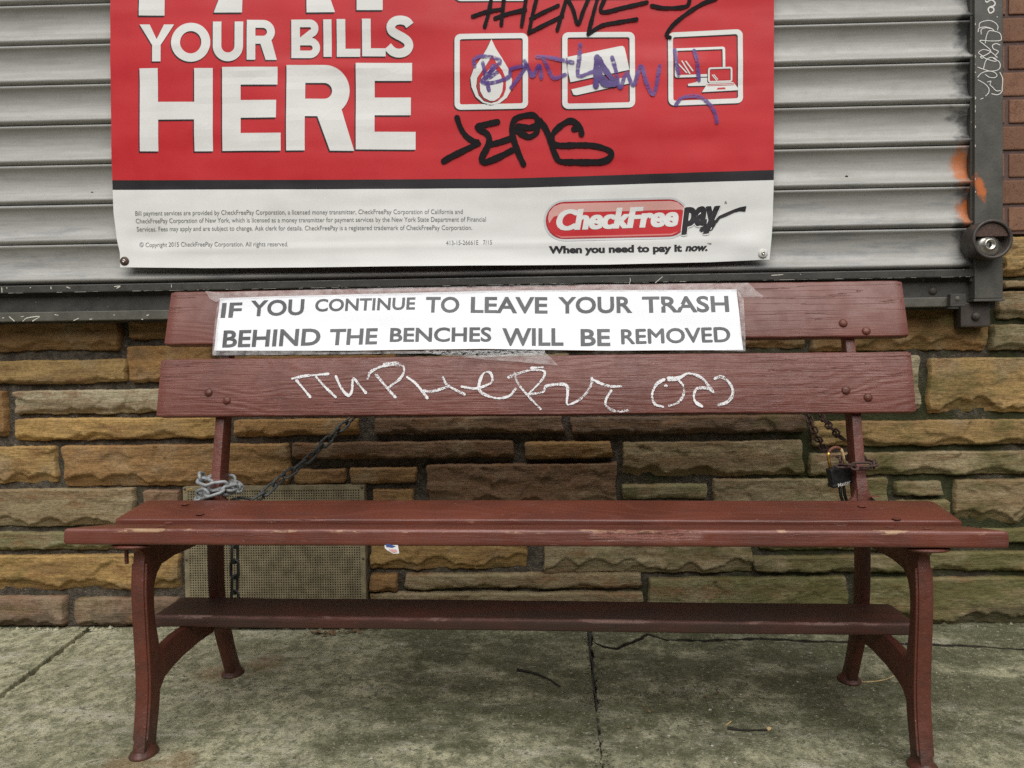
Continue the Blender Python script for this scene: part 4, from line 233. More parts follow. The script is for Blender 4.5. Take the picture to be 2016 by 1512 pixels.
def m_bench(name, kind):
    n = NT(name, .4, .5); p = n.tc.outputs['Object']; w = n.pos
    base, dark = ((.160, .050, .035), (.125, .037, .026)) if kind in ('back', 'top') else ((.138, .038, .023), (.095, .026, .016))
    c = n.mix(n.ramp(n.noise(p, 6, 5, .6), .35, .7), base, dark)
    nor = None
    if kind == 'iron':
        c = n.mix(n.ramp(n.noise(w, 26, 6, .75), .48, .70, 0, .75), c, (.062, .026, .019))
        c = n.mix(n.ramp(n.noise(w, 190, 3), .70, .76, 0, .85), c, (.30, .19, .16))
        c = n.mix(n.ramp(n.noise(w, 75, 4, .7), .66, .72, 0, .8), c, (.19, .075, .060))
        c = n.mix(n.mth('MULTIPLY', n.ramp(n.sep(w)[2], .09, .0, 0, 1), n.ramp(n.noise(w, 55, 5, .7), .38, .60, .25, .85)), c, (.050, .026, .018))
        nor = n.bump(n.noise(w, 70, 5, .7), .6, .004)
        return n.out(c, n.ramp(n.noise(w, 30, 4), .3, .7, .36, .56), nor)
    top = kind == 'top'; kind = 'back' if top else kind
    # wood grain: contour lines of a stretched noise, plus fine fibres
    ob = n.node('ShaderNodeObjectInfo').outputs['Random']
    of = n.node('ShaderNodeCombineXYZ'); n.lk(n.mth('MULTIPLY', ob, 31.0), of.inputs[0]); n.lk(n.mth('MULTIPLY', ob, 17.0), of.inputs[1])
    va = n.node('ShaderNodeVectorMath', operation='ADD'); n.lk(n.scale(p, (1.7, 7.5, 7.5)), va.inputs[0]); n.lk(of.outputs[0], va.inputs[1])
    q = va.outputs[0]
    ring = n.mth('SINE', n.mth('MULTIPLY', n.noise(q, 1.0, 2.2, .45, .25), 95.0 if kind == 'back' else 60.0))
    fib = n.noise(n.scale(p, (9, 260, 260)), 1.0, 4, .6)
    fib2 = n.noise(n.scale(p, (30, 700, 700)), 1.0, 2, .6)
    h = n.mth('ADD', n.mth('MULTIPLY', ring, .10 if kind == 'back' else .05), n.mth('ADD', n.mth('MULTIPLY', fib, .62), n.mth('MULTIPLY', fib2, .22)))
    nor = n.bump(h, .30 if top else .85 if kind == 'back' else .34, .0030)
    c = n.mix(n.ramp(ring, .55, 1, 0, .16), c, (.22, .080, .060))
    sx = n.sep(p)
    # worn paint: pale scuffs, bare wood on the exposed front arris
    sc = n.ramp(n.noise(n.scale(p, (14, 120, 120)), 1, 4, .7), .68, .74, 0, .75 if kind != 'back' else .18)
    c = n.mix(sc, c, (.30, .155, .115))
    ckn = n.mth('ABSOLUTE', n.mth('SUBTRACT', n.noise(n.scale(p, (1.6, 55, 55), (4, 3, 1)), 1, 3, .5), .5))
    ckm = n.mth('MULTIPLY', n.ramp(ckn, .008, .002, 0, .45), n.ramp(n.noise(n.scale(p, (2.2, 9, 9), (1, 8, 2)), 1, 2), .52, .60, 0, 1))
    c = n.mix(ckm, c, (.030, .010, .008)); nor = n.bump(n.mth('MULTIPLY', ckm, -1), .8, .002, nor)
    if kind in ('seat', 'shelf', 'front'):
        spots = n.ramp(n.noise(n.scale(p, (60, 150, 150)), 1, 3, .6), .735, .76, 0, .9)
        c = n.mix(spots, c, (.40, .26, .19))
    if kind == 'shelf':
        shelf_shade = n.ramp(n.noise(n.scale(p, (3, 9, 9)), 1, 5, .65), .30, .62, .25, .85)  # shade under the seat, painted onto the shelf as dark mottling
        c = n.mix(shelf_shade, c, (.050, .032, .024))
    if kind in ('front', 'shelf'):
        hw, ht = (.0865, .016) if kind == 'front' else (.0705, .0135)
        dy = n.mth('ADD', sx[1], hw); dz = n.mth('SUBTRACT', sx[2], ht)
        dist = n.mth('SQRT', n.mth('ADD', n.mth('MULTIPLY', dy, dy), n.mth('MULTIPLY', dz, dz)))
        wv = n.noise(n.scale(p, (16, 60, 60), (2.3, 0, 0)), 1, 5, .7)
        big = n.noise(n.scale(p, (4.2, 0, 0), (.7, 0, 0)), 1, 2, .5)
        edge = n.mth('MULTIPLY', n.ramp(dist, .0085, .0035, 0, 1), n.ramp(n.mth('ADD', n.mth('MULTIPLY', wv, .55), n.mth('MULTIPLY', big, .6)), .612, .64, 0, 1))
        c = n.mix(edge, c, (.50, .36, .19) if kind == 'front' else (.27, .19, .16))
        rub_glint = n.mth('MULTIPLY', n.ramp(dist, .009, .002, 0, .55), n.ramp(wv, .35, .6, .3, 1))  # rubbed arris, its pink also painting the highlight of the rounded edge
        c = n.mix(rub_glint, c, (.26, .11, .09))
        if kind == 'front':   # splintered stretch of the front edge
            gx = n.mth('MULTIPLY', n.ramp(sx[0], .13, .16, 0, 1), n.ramp(sx[0], .36, .30, 0, 1))
            sp = n.mth('MULTIPLY', gx, n.ramp(dist, .030, .012, 0, 1))
            spl = n.noise(n.scale(p, (12, 240, 240)), 1, 4, .7)
            c = n.mix(n.mth('MULTIPLY', sp, n.ramp(spl, .35, .6, .2, .8)), c, (.25, .10, .075))
            c = n.mix(n.mth('MULTIPLY', sp, n.ramp(spl, .42, .38, 0, 1)), c, (.05, .016, .012))
            nor = n.bump(n.mth('MULTIPLY', sp, spl), .9, .006, nor)
    rough = n.ramp(n.noise(p, 24, 4), .3, .7, .30, .46) if kind != 'shelf' else .6
    return n.out(c, rough, nor)
def m_plain(name, c, rough=.5, metal=0, var=.25, sc=40, bump=.15, spec=.5, src='pos'):
    n = NT(name, rough, spec); p = n.pos
    f = n.noise(p, sc, 5, .6)
    cc = n.mix(n.ramp(f, .3, .7), tuple(v*(1-var) for v in c), tuple(min(1, v*(1+var)) for v in c))
    n.b.inputs['Metallic'].default_value = metal
    return n.out(cc, n.ramp(f, .3, .7, max(.05, rough-.08), min(1, rough+.1)), n.bump(n.noise(p, sc*5, 3), bump, .001) if bump else None)
def m_alpha(name, c, a, rough=.3, noise=None):
    n = NT(name, rough)
    n.lk(c, n.b.inputs['Base Color'])
    if noise is None: n.b.inputs['Alpha'].default_value = a
    else:
        sc, lo, hi, vec = noise
        f = n.noise(n.scale(n.pos if vec == 'pos' else n.tc.outputs['Object'], sc), 1.0, 4, .65)
        if name == 'white_chalk': f = n.mth('ADD', f, n.mth('MULTIPLY', n.mth('SUBTRACT', n.noise(n.pos, 22, 3), .52), .45))
        n.lk(n.mth('MULTIPLY', n.ramp(f, lo, hi, 0, 1), a), n.b.inputs['Alpha'])
    return n.m
def m_pavement():
    n = NT('worn_concrete', .9, .25); p = n.pos; sx = n.sep(p)
    big = n.noise(n.scale(p, (1, 1, 0)), 3.0, 6, .65, .4); med = n.noise(n.scale(p, (1.15, .8, 0)), 26, 7, .78); fine = n.noise(p, 190, 4, .7); spk = n.noise(p, 420, 2, .5)
    c = n.mix(n.ramp(med, .40, .62), (.205, .203, .122), (.51, .488, .325))
    c = n.mix(n.ramp(big, .46, .70, 0, .62), c, (.165, .162, .096))
    c = n.mix(n.mth('MULTIPLY', n.ramp(n.noise(n.scale(p, (1.0, 1.9, 0), (5, 2, 0)), 5, 7, .75), .50, .66), .75), c, (.58, .55, .43))
    c = n.mix(n.ramp(n.noise(n.scale(p, (1, 1, 0), (3, 8, 0)), 4.2, 5, .6), .54, .74, 0, .5), c, (.10, .096, .058))
    # algae film towards the wall, deepened to paint in the shade under the seat
    dm = n.mth('ADD', n.ramp(sx[1], -.95, -.60, 0, .17), n.mth('ADD', n.ramp(sx[0], -.75, -.2, -.16, .06), n.noise(n.scale(p, (1, 1.5, 0), (1, 1, 0)), 5, 5, .65)))
    c = n.mix(n.ramp(dm, .54, .80, 0, .80), c, (.070, .074, .033))
    # pits, dark aggregate and pale grains
    c = n.mix(n.ramp(n.noise(n.scale(p, (1, .75, 1), (2, 5, 1)), 75, 5, .75), .55, .63, 0, .72), c, (.062, .058, .040))
    c = n.mix(n.ramp(fine, .55, .66, 0, .62), c, (.055, .052, .036))
    c = n.mix(n.ramp(n.noise(n.scale(p, (1, 1, 1), (7, 7, 7)), 95, 4, .7), .57, .68, 0, .6), c, (.56, .53, .41))
    c = n.mix(n.ramp(spk, .68, .75, 0, .6), c, (.60, .57, .47))
    rust = None
    for (x, y), rr in zip(D['rust'], (.075, .07, .07, .06)):
        dx = n.mth('SUBTRACT', sx[0], x); dy = n.mth('SUBTRACT', sx[1], y)
        ds = n.mth('SQRT', n.mth('ADD', n.mth('MULTIPLY', dx, dx), n.mth('MULTIPLY', dy, dy)))
        v = n.ramp(n.mth('ADD', n.mth('DIVIDE', ds, rr), n.mth('MULTIPLY', n.mth('SUBTRACT', n.noise(p, 40, 5, .7), .5), 1.6)), 1.10, .3, 0, .36)
        rust = v if rust is None else n.mth('MAXIMUM', rust, v)
    c = n.mix(rust, c, (.24, .105, .03))
    h = n.mth('ADD', n.mth('MULTIPLY', med, .8), n.mth('ADD', n.mth('MULTIPLY', fine, .6), n.mth('MULTIPLY', spk, .3)))
    return n.out(c, None, n.bump(h, 1.0, .007))

MAT = {}
MAT['stone'] = m_stone(); MAT['mortar'] = m_mortar(); MAT['brick'] = m_brick(); MAT['bmortar'] = m_brickmortar()
MAT['shutter'] = m_shutter(); MAT['steel'] = m_darksteel(); MAT['sill'] = m_darksteel('sill_steel', (.075, .073, .058)); MAT['lockiron'] = m_darksteel('lock_iron', (.045, .036, .030), False)
MAT['rail'] = m_darksteel('rail_steel', (.062, .060, .050), False)
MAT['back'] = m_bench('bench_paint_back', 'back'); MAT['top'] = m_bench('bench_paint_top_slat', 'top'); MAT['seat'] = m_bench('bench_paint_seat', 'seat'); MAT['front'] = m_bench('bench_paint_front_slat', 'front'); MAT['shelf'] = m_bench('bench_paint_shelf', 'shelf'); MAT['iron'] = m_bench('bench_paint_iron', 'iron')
MAT['pave'] = m_pavement()
MAT['soil'] = m_plain('joint_soil', (.030, .024, .016), .95, 0, .5, 60, .8)
MAT['asphalt'] = m_plain('asphalt', (.05, .05, .05), .9, 0, .3, 60, .6)
def vinyl(name, c, rough=.45): return m_plain(name, c, rough, 0, .03, 9, 0, .3)
MAT['ink_red'] = vinyl('vinyl_red', (.54, .024, .030)); MAT['ink_white'] = vinyl('vinyl_white', (.74, .74, .71)); MAT['ink_black'] = vinyl('vinyl_black', (.020, .018, .020))
MAT['ink_grey'] = vinyl('vinyl_grey_ink', (.20, .20, .19)); MAT['ink_halo'] = vinyl('vinyl_pale_grey', (.56, .57, .57)); MAT['ink_darkred'] = vinyl('vinyl_dark_red', (.34, .012, .018))
MAT['ink_pink'] = vinyl('vinyl_pink', (.68, .36, .32)); MAT['ink_pink2'] = vinyl('vinyl_rose', (.66, .22, .20))
MAT['marker_black'] = m_plain('black_marker', (.010, .008, .009), .7, 0, .2, 90, 0, .15)
MAT['marker_purple'] = m_alpha('purple_marker', (.085, .030, .24), .86, .4, ((60, 60, 160), .26, .55, 'pos'))
MAT['marker_purple_dense'] = m_plain('purple_marker_dense', (.055, .020, .17), .35, 0, .25, 90, 0)
MAT['chalk'] = m_alpha('white_chalk', (.80, .80, .80), 1.0, .95, ((330, 330, 430), .37, .49, 'pos'))
MAT['paintpen'] = m_plain('white_paint_pen', (.72, .71, .66), .5, 0, .1, 80, 0)
MAT['fleck'] = m_plain('bare_paint_fleck', (.62, .60, .52), .6, 0, .15, 200, 0)
MAT['galv'] = m_plain('galvanised_steel', (.27, .285, .29), .5, .15, .3, 160, .35)
MAT['chaindark'] = m_plain('shaded_chain', (.075, .080, .078), .55, .15, .35, 160, .35)  # same chain steel, darkened to paint in the shade on its rear runs
MAT['rusty'] = m_plain('rusty_chain', (.075, .042, .034), .7, .25, .45, 220, .6)
MAT['blackplastic'] = m_plain('black_plastic', (.016, .018, .018), .42, 0, .3, 90, .2)
MAT['brass'] = m_plain('worn_brass', (.55, .34, .10), .34, .8, .25, 120, .15)
MAT['rustbrown'] = m_plain('rust_brown', (.16, .06, .035), .7, .2, .4, 200, .5)
MAT['silver'] = m_plain('lock_silver', (.55, .53, .47), .32, .9, .15, 120, .15)
MAT['washer'] = m_plain('washer_rust', (.085, .05, .038), .55, .3, .35, 200, .3)
MAT['washer_white'] = m_plain('washer_white', (.62, .62, .57), .4, 0, .08, 90, 0)
MAT['paper'] = vinyl('white_paper', (.80, .815, .85), .22); MAT['toner'] = m_plain('grey_toner', (.060, .064, .070), .42, 0, .25, 14, 0)
MAT['tape'] = m_alpha('clear_tape', (.70, .67, .66), .38, .16, ((38, 38, 60), .15, .75, 'pos'))
MAT['tape_gap'] = m_alpha('crumpled_tape', (.50, .50, .50), .55, .12, ((90, 90, 220), .34, .62, 'pos'))
MAT['vent'] = m_plain('tan_vent_metal', (.225, .186, .112), .55, .1, .25, 30, .2)
MAT['void'] = m_plain('dark_cavity', (.008, .008, .007), .9, 0, .1, 40, 0)
MAT['twig'] = m_plain('dark_twig', (.020, .016, .012), .8, 0, .4, 200, .5); MAT['straw'] = m_plain('broken_wood', (.50, .36, .17), .8, 0, .3, 200, .3)
MAT['leaf'] = m_plain('dry_leaf', (.17, .10, .05), .8, 0, .5, 120, .3); MAT['grit'] = m_plain('pale_grit', (.40, .37, .31), .9, 0, .4, 300, .2); MAT['gritdark'] = m_plain('dark_grit', (.035, .03, .024), .9, 0, .4, 300, .2)
MAT['st_blue'] = vinyl('sticker_blue', (.06, .10, .28)); MAT['st_pink'] = vinyl('sticker_pink', (.66, .36, .34)); MAT['st_white'] = vinyl('sticker_white', (.78, .78, .80))

# ------------------------------------------------------------------ object helpers
def link(o, parent=None):
    col.objects.link(o)
    if parent is not None: o.parent = parent
    return o
def tag(o, label=None, cat=None, group=None, kind=None):
    for k, v in (('label', label), ('category', cat), ('group', group), ('kind', kind)):
        if v: o[k] = v
    return o
def empty(name, loc=(0, 0, 0), rot=(0, 0, 0)):
    o = bpy.data.objects.new(name, None); o.location = loc; o.rotation_euler = rot; o.empty_display_size = .05
    return link(o)
def mesh(name, verts, faces, mat, parent=None, smooth=False, mats=None, fmat=None):
    me = bpy.data.meshes.new(name); me.from_pydata([tuple(map(float, v)) for v in verts], [], faces)
    for m_ in (mats or [mat]): me.materials.append(MAT[m_] if isinstance(m_, str) else m_)
    if fmat is not None: me.polygons.foreach_set('material_index', fmat)
    if smooth: me.polygons.foreach_set('use_smooth', [True]*len(me.polygons))
    me.update()
    return link(bpy.data.objects.new(name, me), parent)
def from_bm(name, bm, mat, parent=None, smooth=False):
    me = bpy.data.meshes.new(name); bm.normal_update(); bm.to_mesh(me); bm.free()
    me.materials.append(MAT[mat])
    if smooth: me.polygons.foreach_set('use_smooth', [True]*len(me.polygons))
    return link(bpy.data.objects.new(name, me), parent)
def bm_box(bm, x0, x1, y0, y1, z0, z1, bev=0.0):
    r = bmesh.ops.create_cube(bm, size=1.0)
    vv = r['verts']
    for v in vv: v.co = Vector(((x0+x1)/2+v.co.x*(x1-x0), (y0+y1)/2+v.co.y*(y1-y0), (z0+z1)/2+v.co.z*(z1-z0)))
    if bev:
        ed = list({e for v in vv for e in v.link_edges})
        bmesh.ops.bevel(bm, geom=ed, offset=bev, segments=2, affect='EDGES', profile=.6)
def box(name, x0, x1, y0, y1, z0, z1, mat, parent=None, bev=0.0):
    bm = bmesh.new(); bm_box(bm, x0, x1, y0, y1, z0, z1, bev); return from_bm(name, bm, mat, parent)
def lathe(bm, prof, seg=28, M=Matrix()):
    """prof: (radius, height) along +Z; closed at zero radii"""
    rows = []
    for r, h in prof:
        rows.append([bm.verts.new(M @ Vector((r*math.cos(2*math.pi*k/seg), r*math.sin(2*math.pi*k/seg), h))) for k in range(seg)] if r > 1e-6 else [bm.verts.new(M @ Vector((0, 0, h)))])
    for a, b in zip(rows, rows[1:]):
        for k in range(seg):
            k2 = (k+1) % seg
            if len(a) == 1 and len(b) == 1: continue
            if len(a) == 1: bm.faces.new((a[0], b[k2], b[k]))
            elif len(b) == 1: bm.faces.new((a[k], a[k2], b[0]))
            else: bm.faces.new((a[k], a[k2], b[k2], b[k]))
def tube(bm, pts, rad, seg=8, closed=False, caps=True):
    pts = [Vector(q) for q in pts]; n = len(pts); rings = []
    up = Vector((0, 0, 1)); prev = None
    for i in range(n):
        a = pts[(i-1) % n] if (closed or i > 0) else pts[i]; b = pts[(i+1) % n] if (closed or i < n-1) else pts[i]
        t = (b-a).normalized()
        if prev is None:
            s = t.cross(up if abs(t.dot(up)) < .95 else Vector((1, 0, 0))).normalized()
        else: s = (prev - t*prev.dot(t)).normalized()
        prev = s; w = t.cross(s)
        rr = rad[i] if isinstance(rad, (list, tuple)) else rad
        rings.append([bm.verts.new(pts[i]+rr*(math.cos(2*math.pi*k/seg)*s+math.sin(2*math.pi*k/seg)*w)) for k in range(seg)])
    m_ = n if closed else n-1
    for i in range(m_):
        a, b = rings[i], rings[(i+1) % n]
        for k in range(seg): bm.faces.new((a[k], a[(k+1) % seg], b[(k+1) % seg], b[k]))
    if caps and not closed:
        bm.faces.new(rings[0][::-1]); bm.faces.new(rings[-1])
def catmull(pts, step):
    P = [np.array(p, float) for p in pts]
    if len(P) < 2: return P
    P = [2*P[0]-P[1]]+P+[2*P[-1]-P[-2]]; out = []
    for i in range(1, len(P)-2):
        n = max(2, int(np.linalg.norm(P[i+1]-P[i])/step))
        for k in range(n):
            t = k/n
            out.append(.5*((2*P[i])+(-P[i-1]+P[i+1])*t+(2*P[i-1]-5*P[i]+4*P[i+1]-P[i+2])*t*t+(-P[i-1]+3*P[i]-3*P[i+1]+P[i+2])*t**3))
    out.append(P[-2]); return out
def ribbon(pts, w, step=.004, wob=.12, cap=True):
    """2-D ribbon along pts: list of (p, progress) verts and quads"""
    q = catmull(pts, step); n = len(q); V = []; F = []
    for i in range(n):
        t = q[min(i+1, n-1)]-q[max(i-1, 0)]; L = np.linalg.norm(t); t = t/L if L > 0 else np.array([1., 0])
        nn = np.array([-t[1], t[0]]); hw = w/2*(1+wob*(.35*random.uniform(-1, 1)+1.3*(float(vnoise(np.array([i*step*55.]), np.array([pts[0][0]*90.]), 3)[0])-.5)))
        V += [(*(q[i]+nn*hw), i/n), (*(q[i]-nn*hw), i/n)]
        if i: F.append((2*i-2, 2*i-1, 2*i+1, 2*i))
    if cap:
        for idx, sg in ((0, -1), (n-1, 1)):
            t = q[min(idx+1, n-1)]-q[max(idx-1, 0)]; L = np.linalg.norm(t); t = sg*t/L if L > 0 else np.array([sg*1., 0]); nn = np.array([-t[1], t[0]])
            c0 = len(V); V.append((*q[idx], idx/n))
            for k in range(7):
                a = math.pi*k/6-math.pi/2; V.append((*(q[idx]+w/2*(math.cos(a)*t+math.sin(a)*nn)*.98), idx/n))
            F += [(c0, c0+1+k, c0+2+k) for k in range(6)]
    return V, F
_txt_cache = {}
def text_shape(body, off=0.0, shear=0.0):
    """glyph outlines as 2-D triangles, with the height of a capital"""
    def grab(s):
        c = bpy.data.curves.new('type', 'FONT'); c.body = s; c.offset = off; c.shear = shear; c.resolution_u = 4
        o = bpy.data.objects.new('type', c); col.objects.link(o); bpy.context.view_layer.update()
        me = bpy.data.meshes.new_from_object(o.evaluated_get(bpy.context.evaluated_depsgraph_get()))
        V = [tuple(v.co) for v in me.vertices]; F = [tuple(p.vertices) for p in me.polygons]
        bpy.data.objects.remove(o); bpy.data.curves.remove(c); bpy.data.meshes.remove(me)
        return V, F
    if ('H', off) not in _txt_cache:
        V, F = grab('H'); _txt_cache[('H', off)] = (min(v[1] for v in V), max(v[1] for v in V))
    return (*grab(body), *_txt_cache[('H', off)])
def vnoise(x, y, seed=0):
    """smooth value noise, numpy arrays"""
    xi = np.floor(x).astype(np.int64); yi = np.floor(y).astype(np.int64); fx = x-xi; fy = y-yi
    fx = fx*fx*(3-2*fx); fy = fy*fy*(3-2*fy)
    def h(a, b):
        v = (a*374761393+b*668265263+seed*1442695041) & 0xffffffff
        v = ((v ^ (v >> 13))*1274126177) & 0xffffffff
        return ((v ^ (v >> 16)) & 0xffff)/65535.0
    return (h(xi, yi)*(1-fx)+h(xi+1, yi)*fx)*(1-fy)+(h(xi, yi+1)*(1-fx)+h(xi+1, yi+1)*fx)*fy
def fbm(x, y, seed=0, o=4, g=.5):
    s = 0; a = 1; t = 0
    for k in range(o): s = s+a*vnoise(x*2**k, y*2**k, seed+k*7); t += a; a *= g
    return s/t

# ------------------------------------------------------------------ ground and pavement
SL = .02                                   # the pavement falls towards the street
gs = mesh('ground', [(-40, -.02, -.075), (40, -.02, -.075), (40, -60, -1.2), (-40, -60, -1.2)], [(0, 3, 2, 1)], 'asphalt'); tag(gs, kind='structure')
bed = mesh('pavement', [(-4, .05, -.040), (4, .05, -.040), (4, -3.4, -.040-3.4*SL), (-4, -3.4, -.040-3.4*SL)], [(0, 3, 2, 1)], 'soil'); tag(bed, kind='structure')
def slab(pts, parent, rag=.0, dirty=False):
    """concrete slab from a plan outline, with rounded arris"""
    dense = []
    n = len(pts)
    for i in range(n):
        a = np.array(pts[i]); b = np.array(pts[(i+1) % n]); k = max(1, int(np.linalg.norm(b-a)/.02))
        for j in range(k):
            q = a+(b-a)*j/k
            if j: q = q+rag*(rng.random(2)-.5)
            dense.append(q)
    P = np.array(dense); m_ = len(P)
    area = .5*np.sum(P[:, 0]*np.roll(P[:, 1], -1)-np.roll(P[:, 0], -1)*P[:, 1])
    if area < 0: P = P[::-1]
    T = np.roll(P, -1, 0)-np.roll(P, 1, 0); T /= np.linalg.norm(T, axis=1)[:, None]+1e-9
    N = np.stack([-T[:, 1], T[:, 0]], 1)
    V = []; F = []
    for ins, dz in ((0, -.06), (0, -.004), (.001, -.0015), (.0035, 0)):
        for q, nn in zip(P, N):
            p = q+nn*ins; V.append((p[0], p[1], SL*p[1]+dz))
    for r in range(3):
        for i in range(m_):
            j = (i+1) % m_; F.append((r*m_+i, r*m_+j, (r+1)*m_+j, (r+1)*m_+i))
    top = [Vector((v[0], v[1], 0)) for v in V[3*m_:]]
    for t in geometry.tessellate_polygon([top]):
        t = [3*m_+k for k in t]
        a, b, c = (np.array(V[k]) for k in t)
        F.append(tuple(t) if np.cross(b-a, c-a)[2] > 0 else tuple(t[::-1]))
    return mesh('slab', V, F, None, parent, mats=['pave', 'soil'], fmat=[1 if dirty and i < m_ else 0 for i in range(len(F))])
jl = D['jointL']; dx = (jl[1][0]-jl[0][0])/(jl[1][1]-jl[0][1])
jx = lambda y, o=0: jl[0][0]+dx*(y-jl[0][1])+o
jc = D['jointC']; dc = (jc[-1][0]-jc[0][0])/(jc[-1][1]-jc[0][1])
cx = lambda y, o=0: jc[0][0]+dc*(y-jc[0][1])+o
YF = -1.62
ck = D['crack']
slab([(-2.9, .02), (jx(.02, -.013), .02), (jx(YF, -.013), YF), (-2.9, YF)], bed)
slab([(jx(.02, .013), .02), (cx(.02, -.005), .02), (cx(-.5, -.003), -.5), (cx(-.74, -.0003), -.74), (cx(YF, -.0002), YF), (jx(YF, .013), YF)], bed)
far = [(1.75, -.215), (2.9, -.225)]
slab([(cx(ck[0][1], .006), ck[0][1]-.003)]+[(x, y-.010-.010*random.random()) for x, y in ck[1:]]+far+[(2.9, YF), (cx(YF, .0002), YF), (cx(-.74, .0003), -.74), (cx(-.5, .003), -.5)], bed, .013, True)
slab([(cx(.02, .008), .02), (2.9, .02)]+[(x, y+.004) for x, y in far[::-1]]+[(x, y+.008+.006*random.random()) for x, y in ck[1:][::-1]]+[(cx(ck[0][1], .008), ck[0][1]+.006)], bed, .013, True)
def filler(name, pts, w, mat, dz):     # dirt and old sealant packed into a joint
    V = []; F = []; q = catmull(pts, .009)
    for i, c in enumerate(q):
        tp = 1-.75*i/len(q) if mat != 'pave' else 1; e = tp*w*(.3+1.2*random.random()); f = tp*w*(.3+1.2*random.random()); h = dz+.004*(random.random()-.5)
        V += [(c[0]-e, c[1], SL*c[1]+h-.012), (c[0]-e*.5, c[1], SL*c[1]+h), (c[0]+f*.5, c[1], SL*c[1]+h), (c[0]+f, c[1], SL*c[1]+h-.012)]
        if i: F += [(4*i-4+k, 4*i-3+k, 4*i+1+k, 4*i+k) for k in range(3)]
    return mesh(name, V, F, mat, bed)
filler('joint_filler', [(jx(y), y) for y in (.0, -.3, -.6, -1.0, -1.6)], .016, 'pave', -.011)
filler('joint_filler', [(cx(y)+.004*math.sin(y*37), y) for y in (-.0, -.1, -.2, -.3, -.4, -.5, -.6, -.7)], .0075, 'gritdark', -.001)
for k in range(-1, 2):
    xx0 = jx(YF-.02)+1.46*k
    slab([(xx0+.006, YF-.012), (xx0+1.454, YF-.012), (xx0+1.47, -3.3), (xx0+.01, -3.3)], bed)

# ------------------------------------------------------------------ unseen building row, added behind the camera to block low sky
rowh = empty('sky_blocker_building', (0, -13, -.3)); tag(rowh, 'unseen dark brick building row added behind the camera to block low sky', 'building')
MAT['farbrick'] = m_plain('far_brick', (.16, .085, .06), .9, 0, .3, 3, 0); MAT['farglass'] = m_plain('far_glass', (.03, .035, .04), .1, 0, .2, 2, 0)
box('wall', -26, 26, -2, 0, 0, 5.4, 'farbrick', rowh); box('cornice', -26.2, 26.2, -2, .35, 5.401, 5.8, 'farbrick', rowh, .05)
for fl_ in range(2):
    for k in range(18): box('window', -24.6+k*2.8, -23.2+k*2.8, .003, .05, 1.0+fl_*2.4, 2.6+fl_*2.4, 'farglass', rowh)

# ------------------------------------------------------------------ the stone wall
wall = empty('stone_wall', (0, 0, 0)); tag(wall, 'rough tan sandstone wall with deep dark joints below the shutter', 'wall')
nx, nz = 260, 70
gx = np.linspace(-3.2, 3.2, nx); gz = np.linspace(-.06, 1.16, nz); X, Z = np.meshgrid(gx, gz)
Y = .021+.010*(fbm(X*22, Z*22, 3)-.5)
V = np.stack([X, Y, Z], -1).reshape(-1, 3)
F = [(j*nx+i, j*nx+i+1, (j+1)*nx+i+1, (j+1)*nx+i) for j in range(nz-1) for i in range(nx-1)]
mesh('mortar', V, F, 'mortar', wall, True)
SC = {'g': (.40, .255, .092), 't': (.30, .24, .135), 'o': (.34, .19, .070), 'p': (.235, .150, .098), 'q': (.155, .094, .058), 'y': (.21, .195, .090), 'v': (.40, .345, .225)}  # q: reddish brown, darkened to carry the shade behind the bench
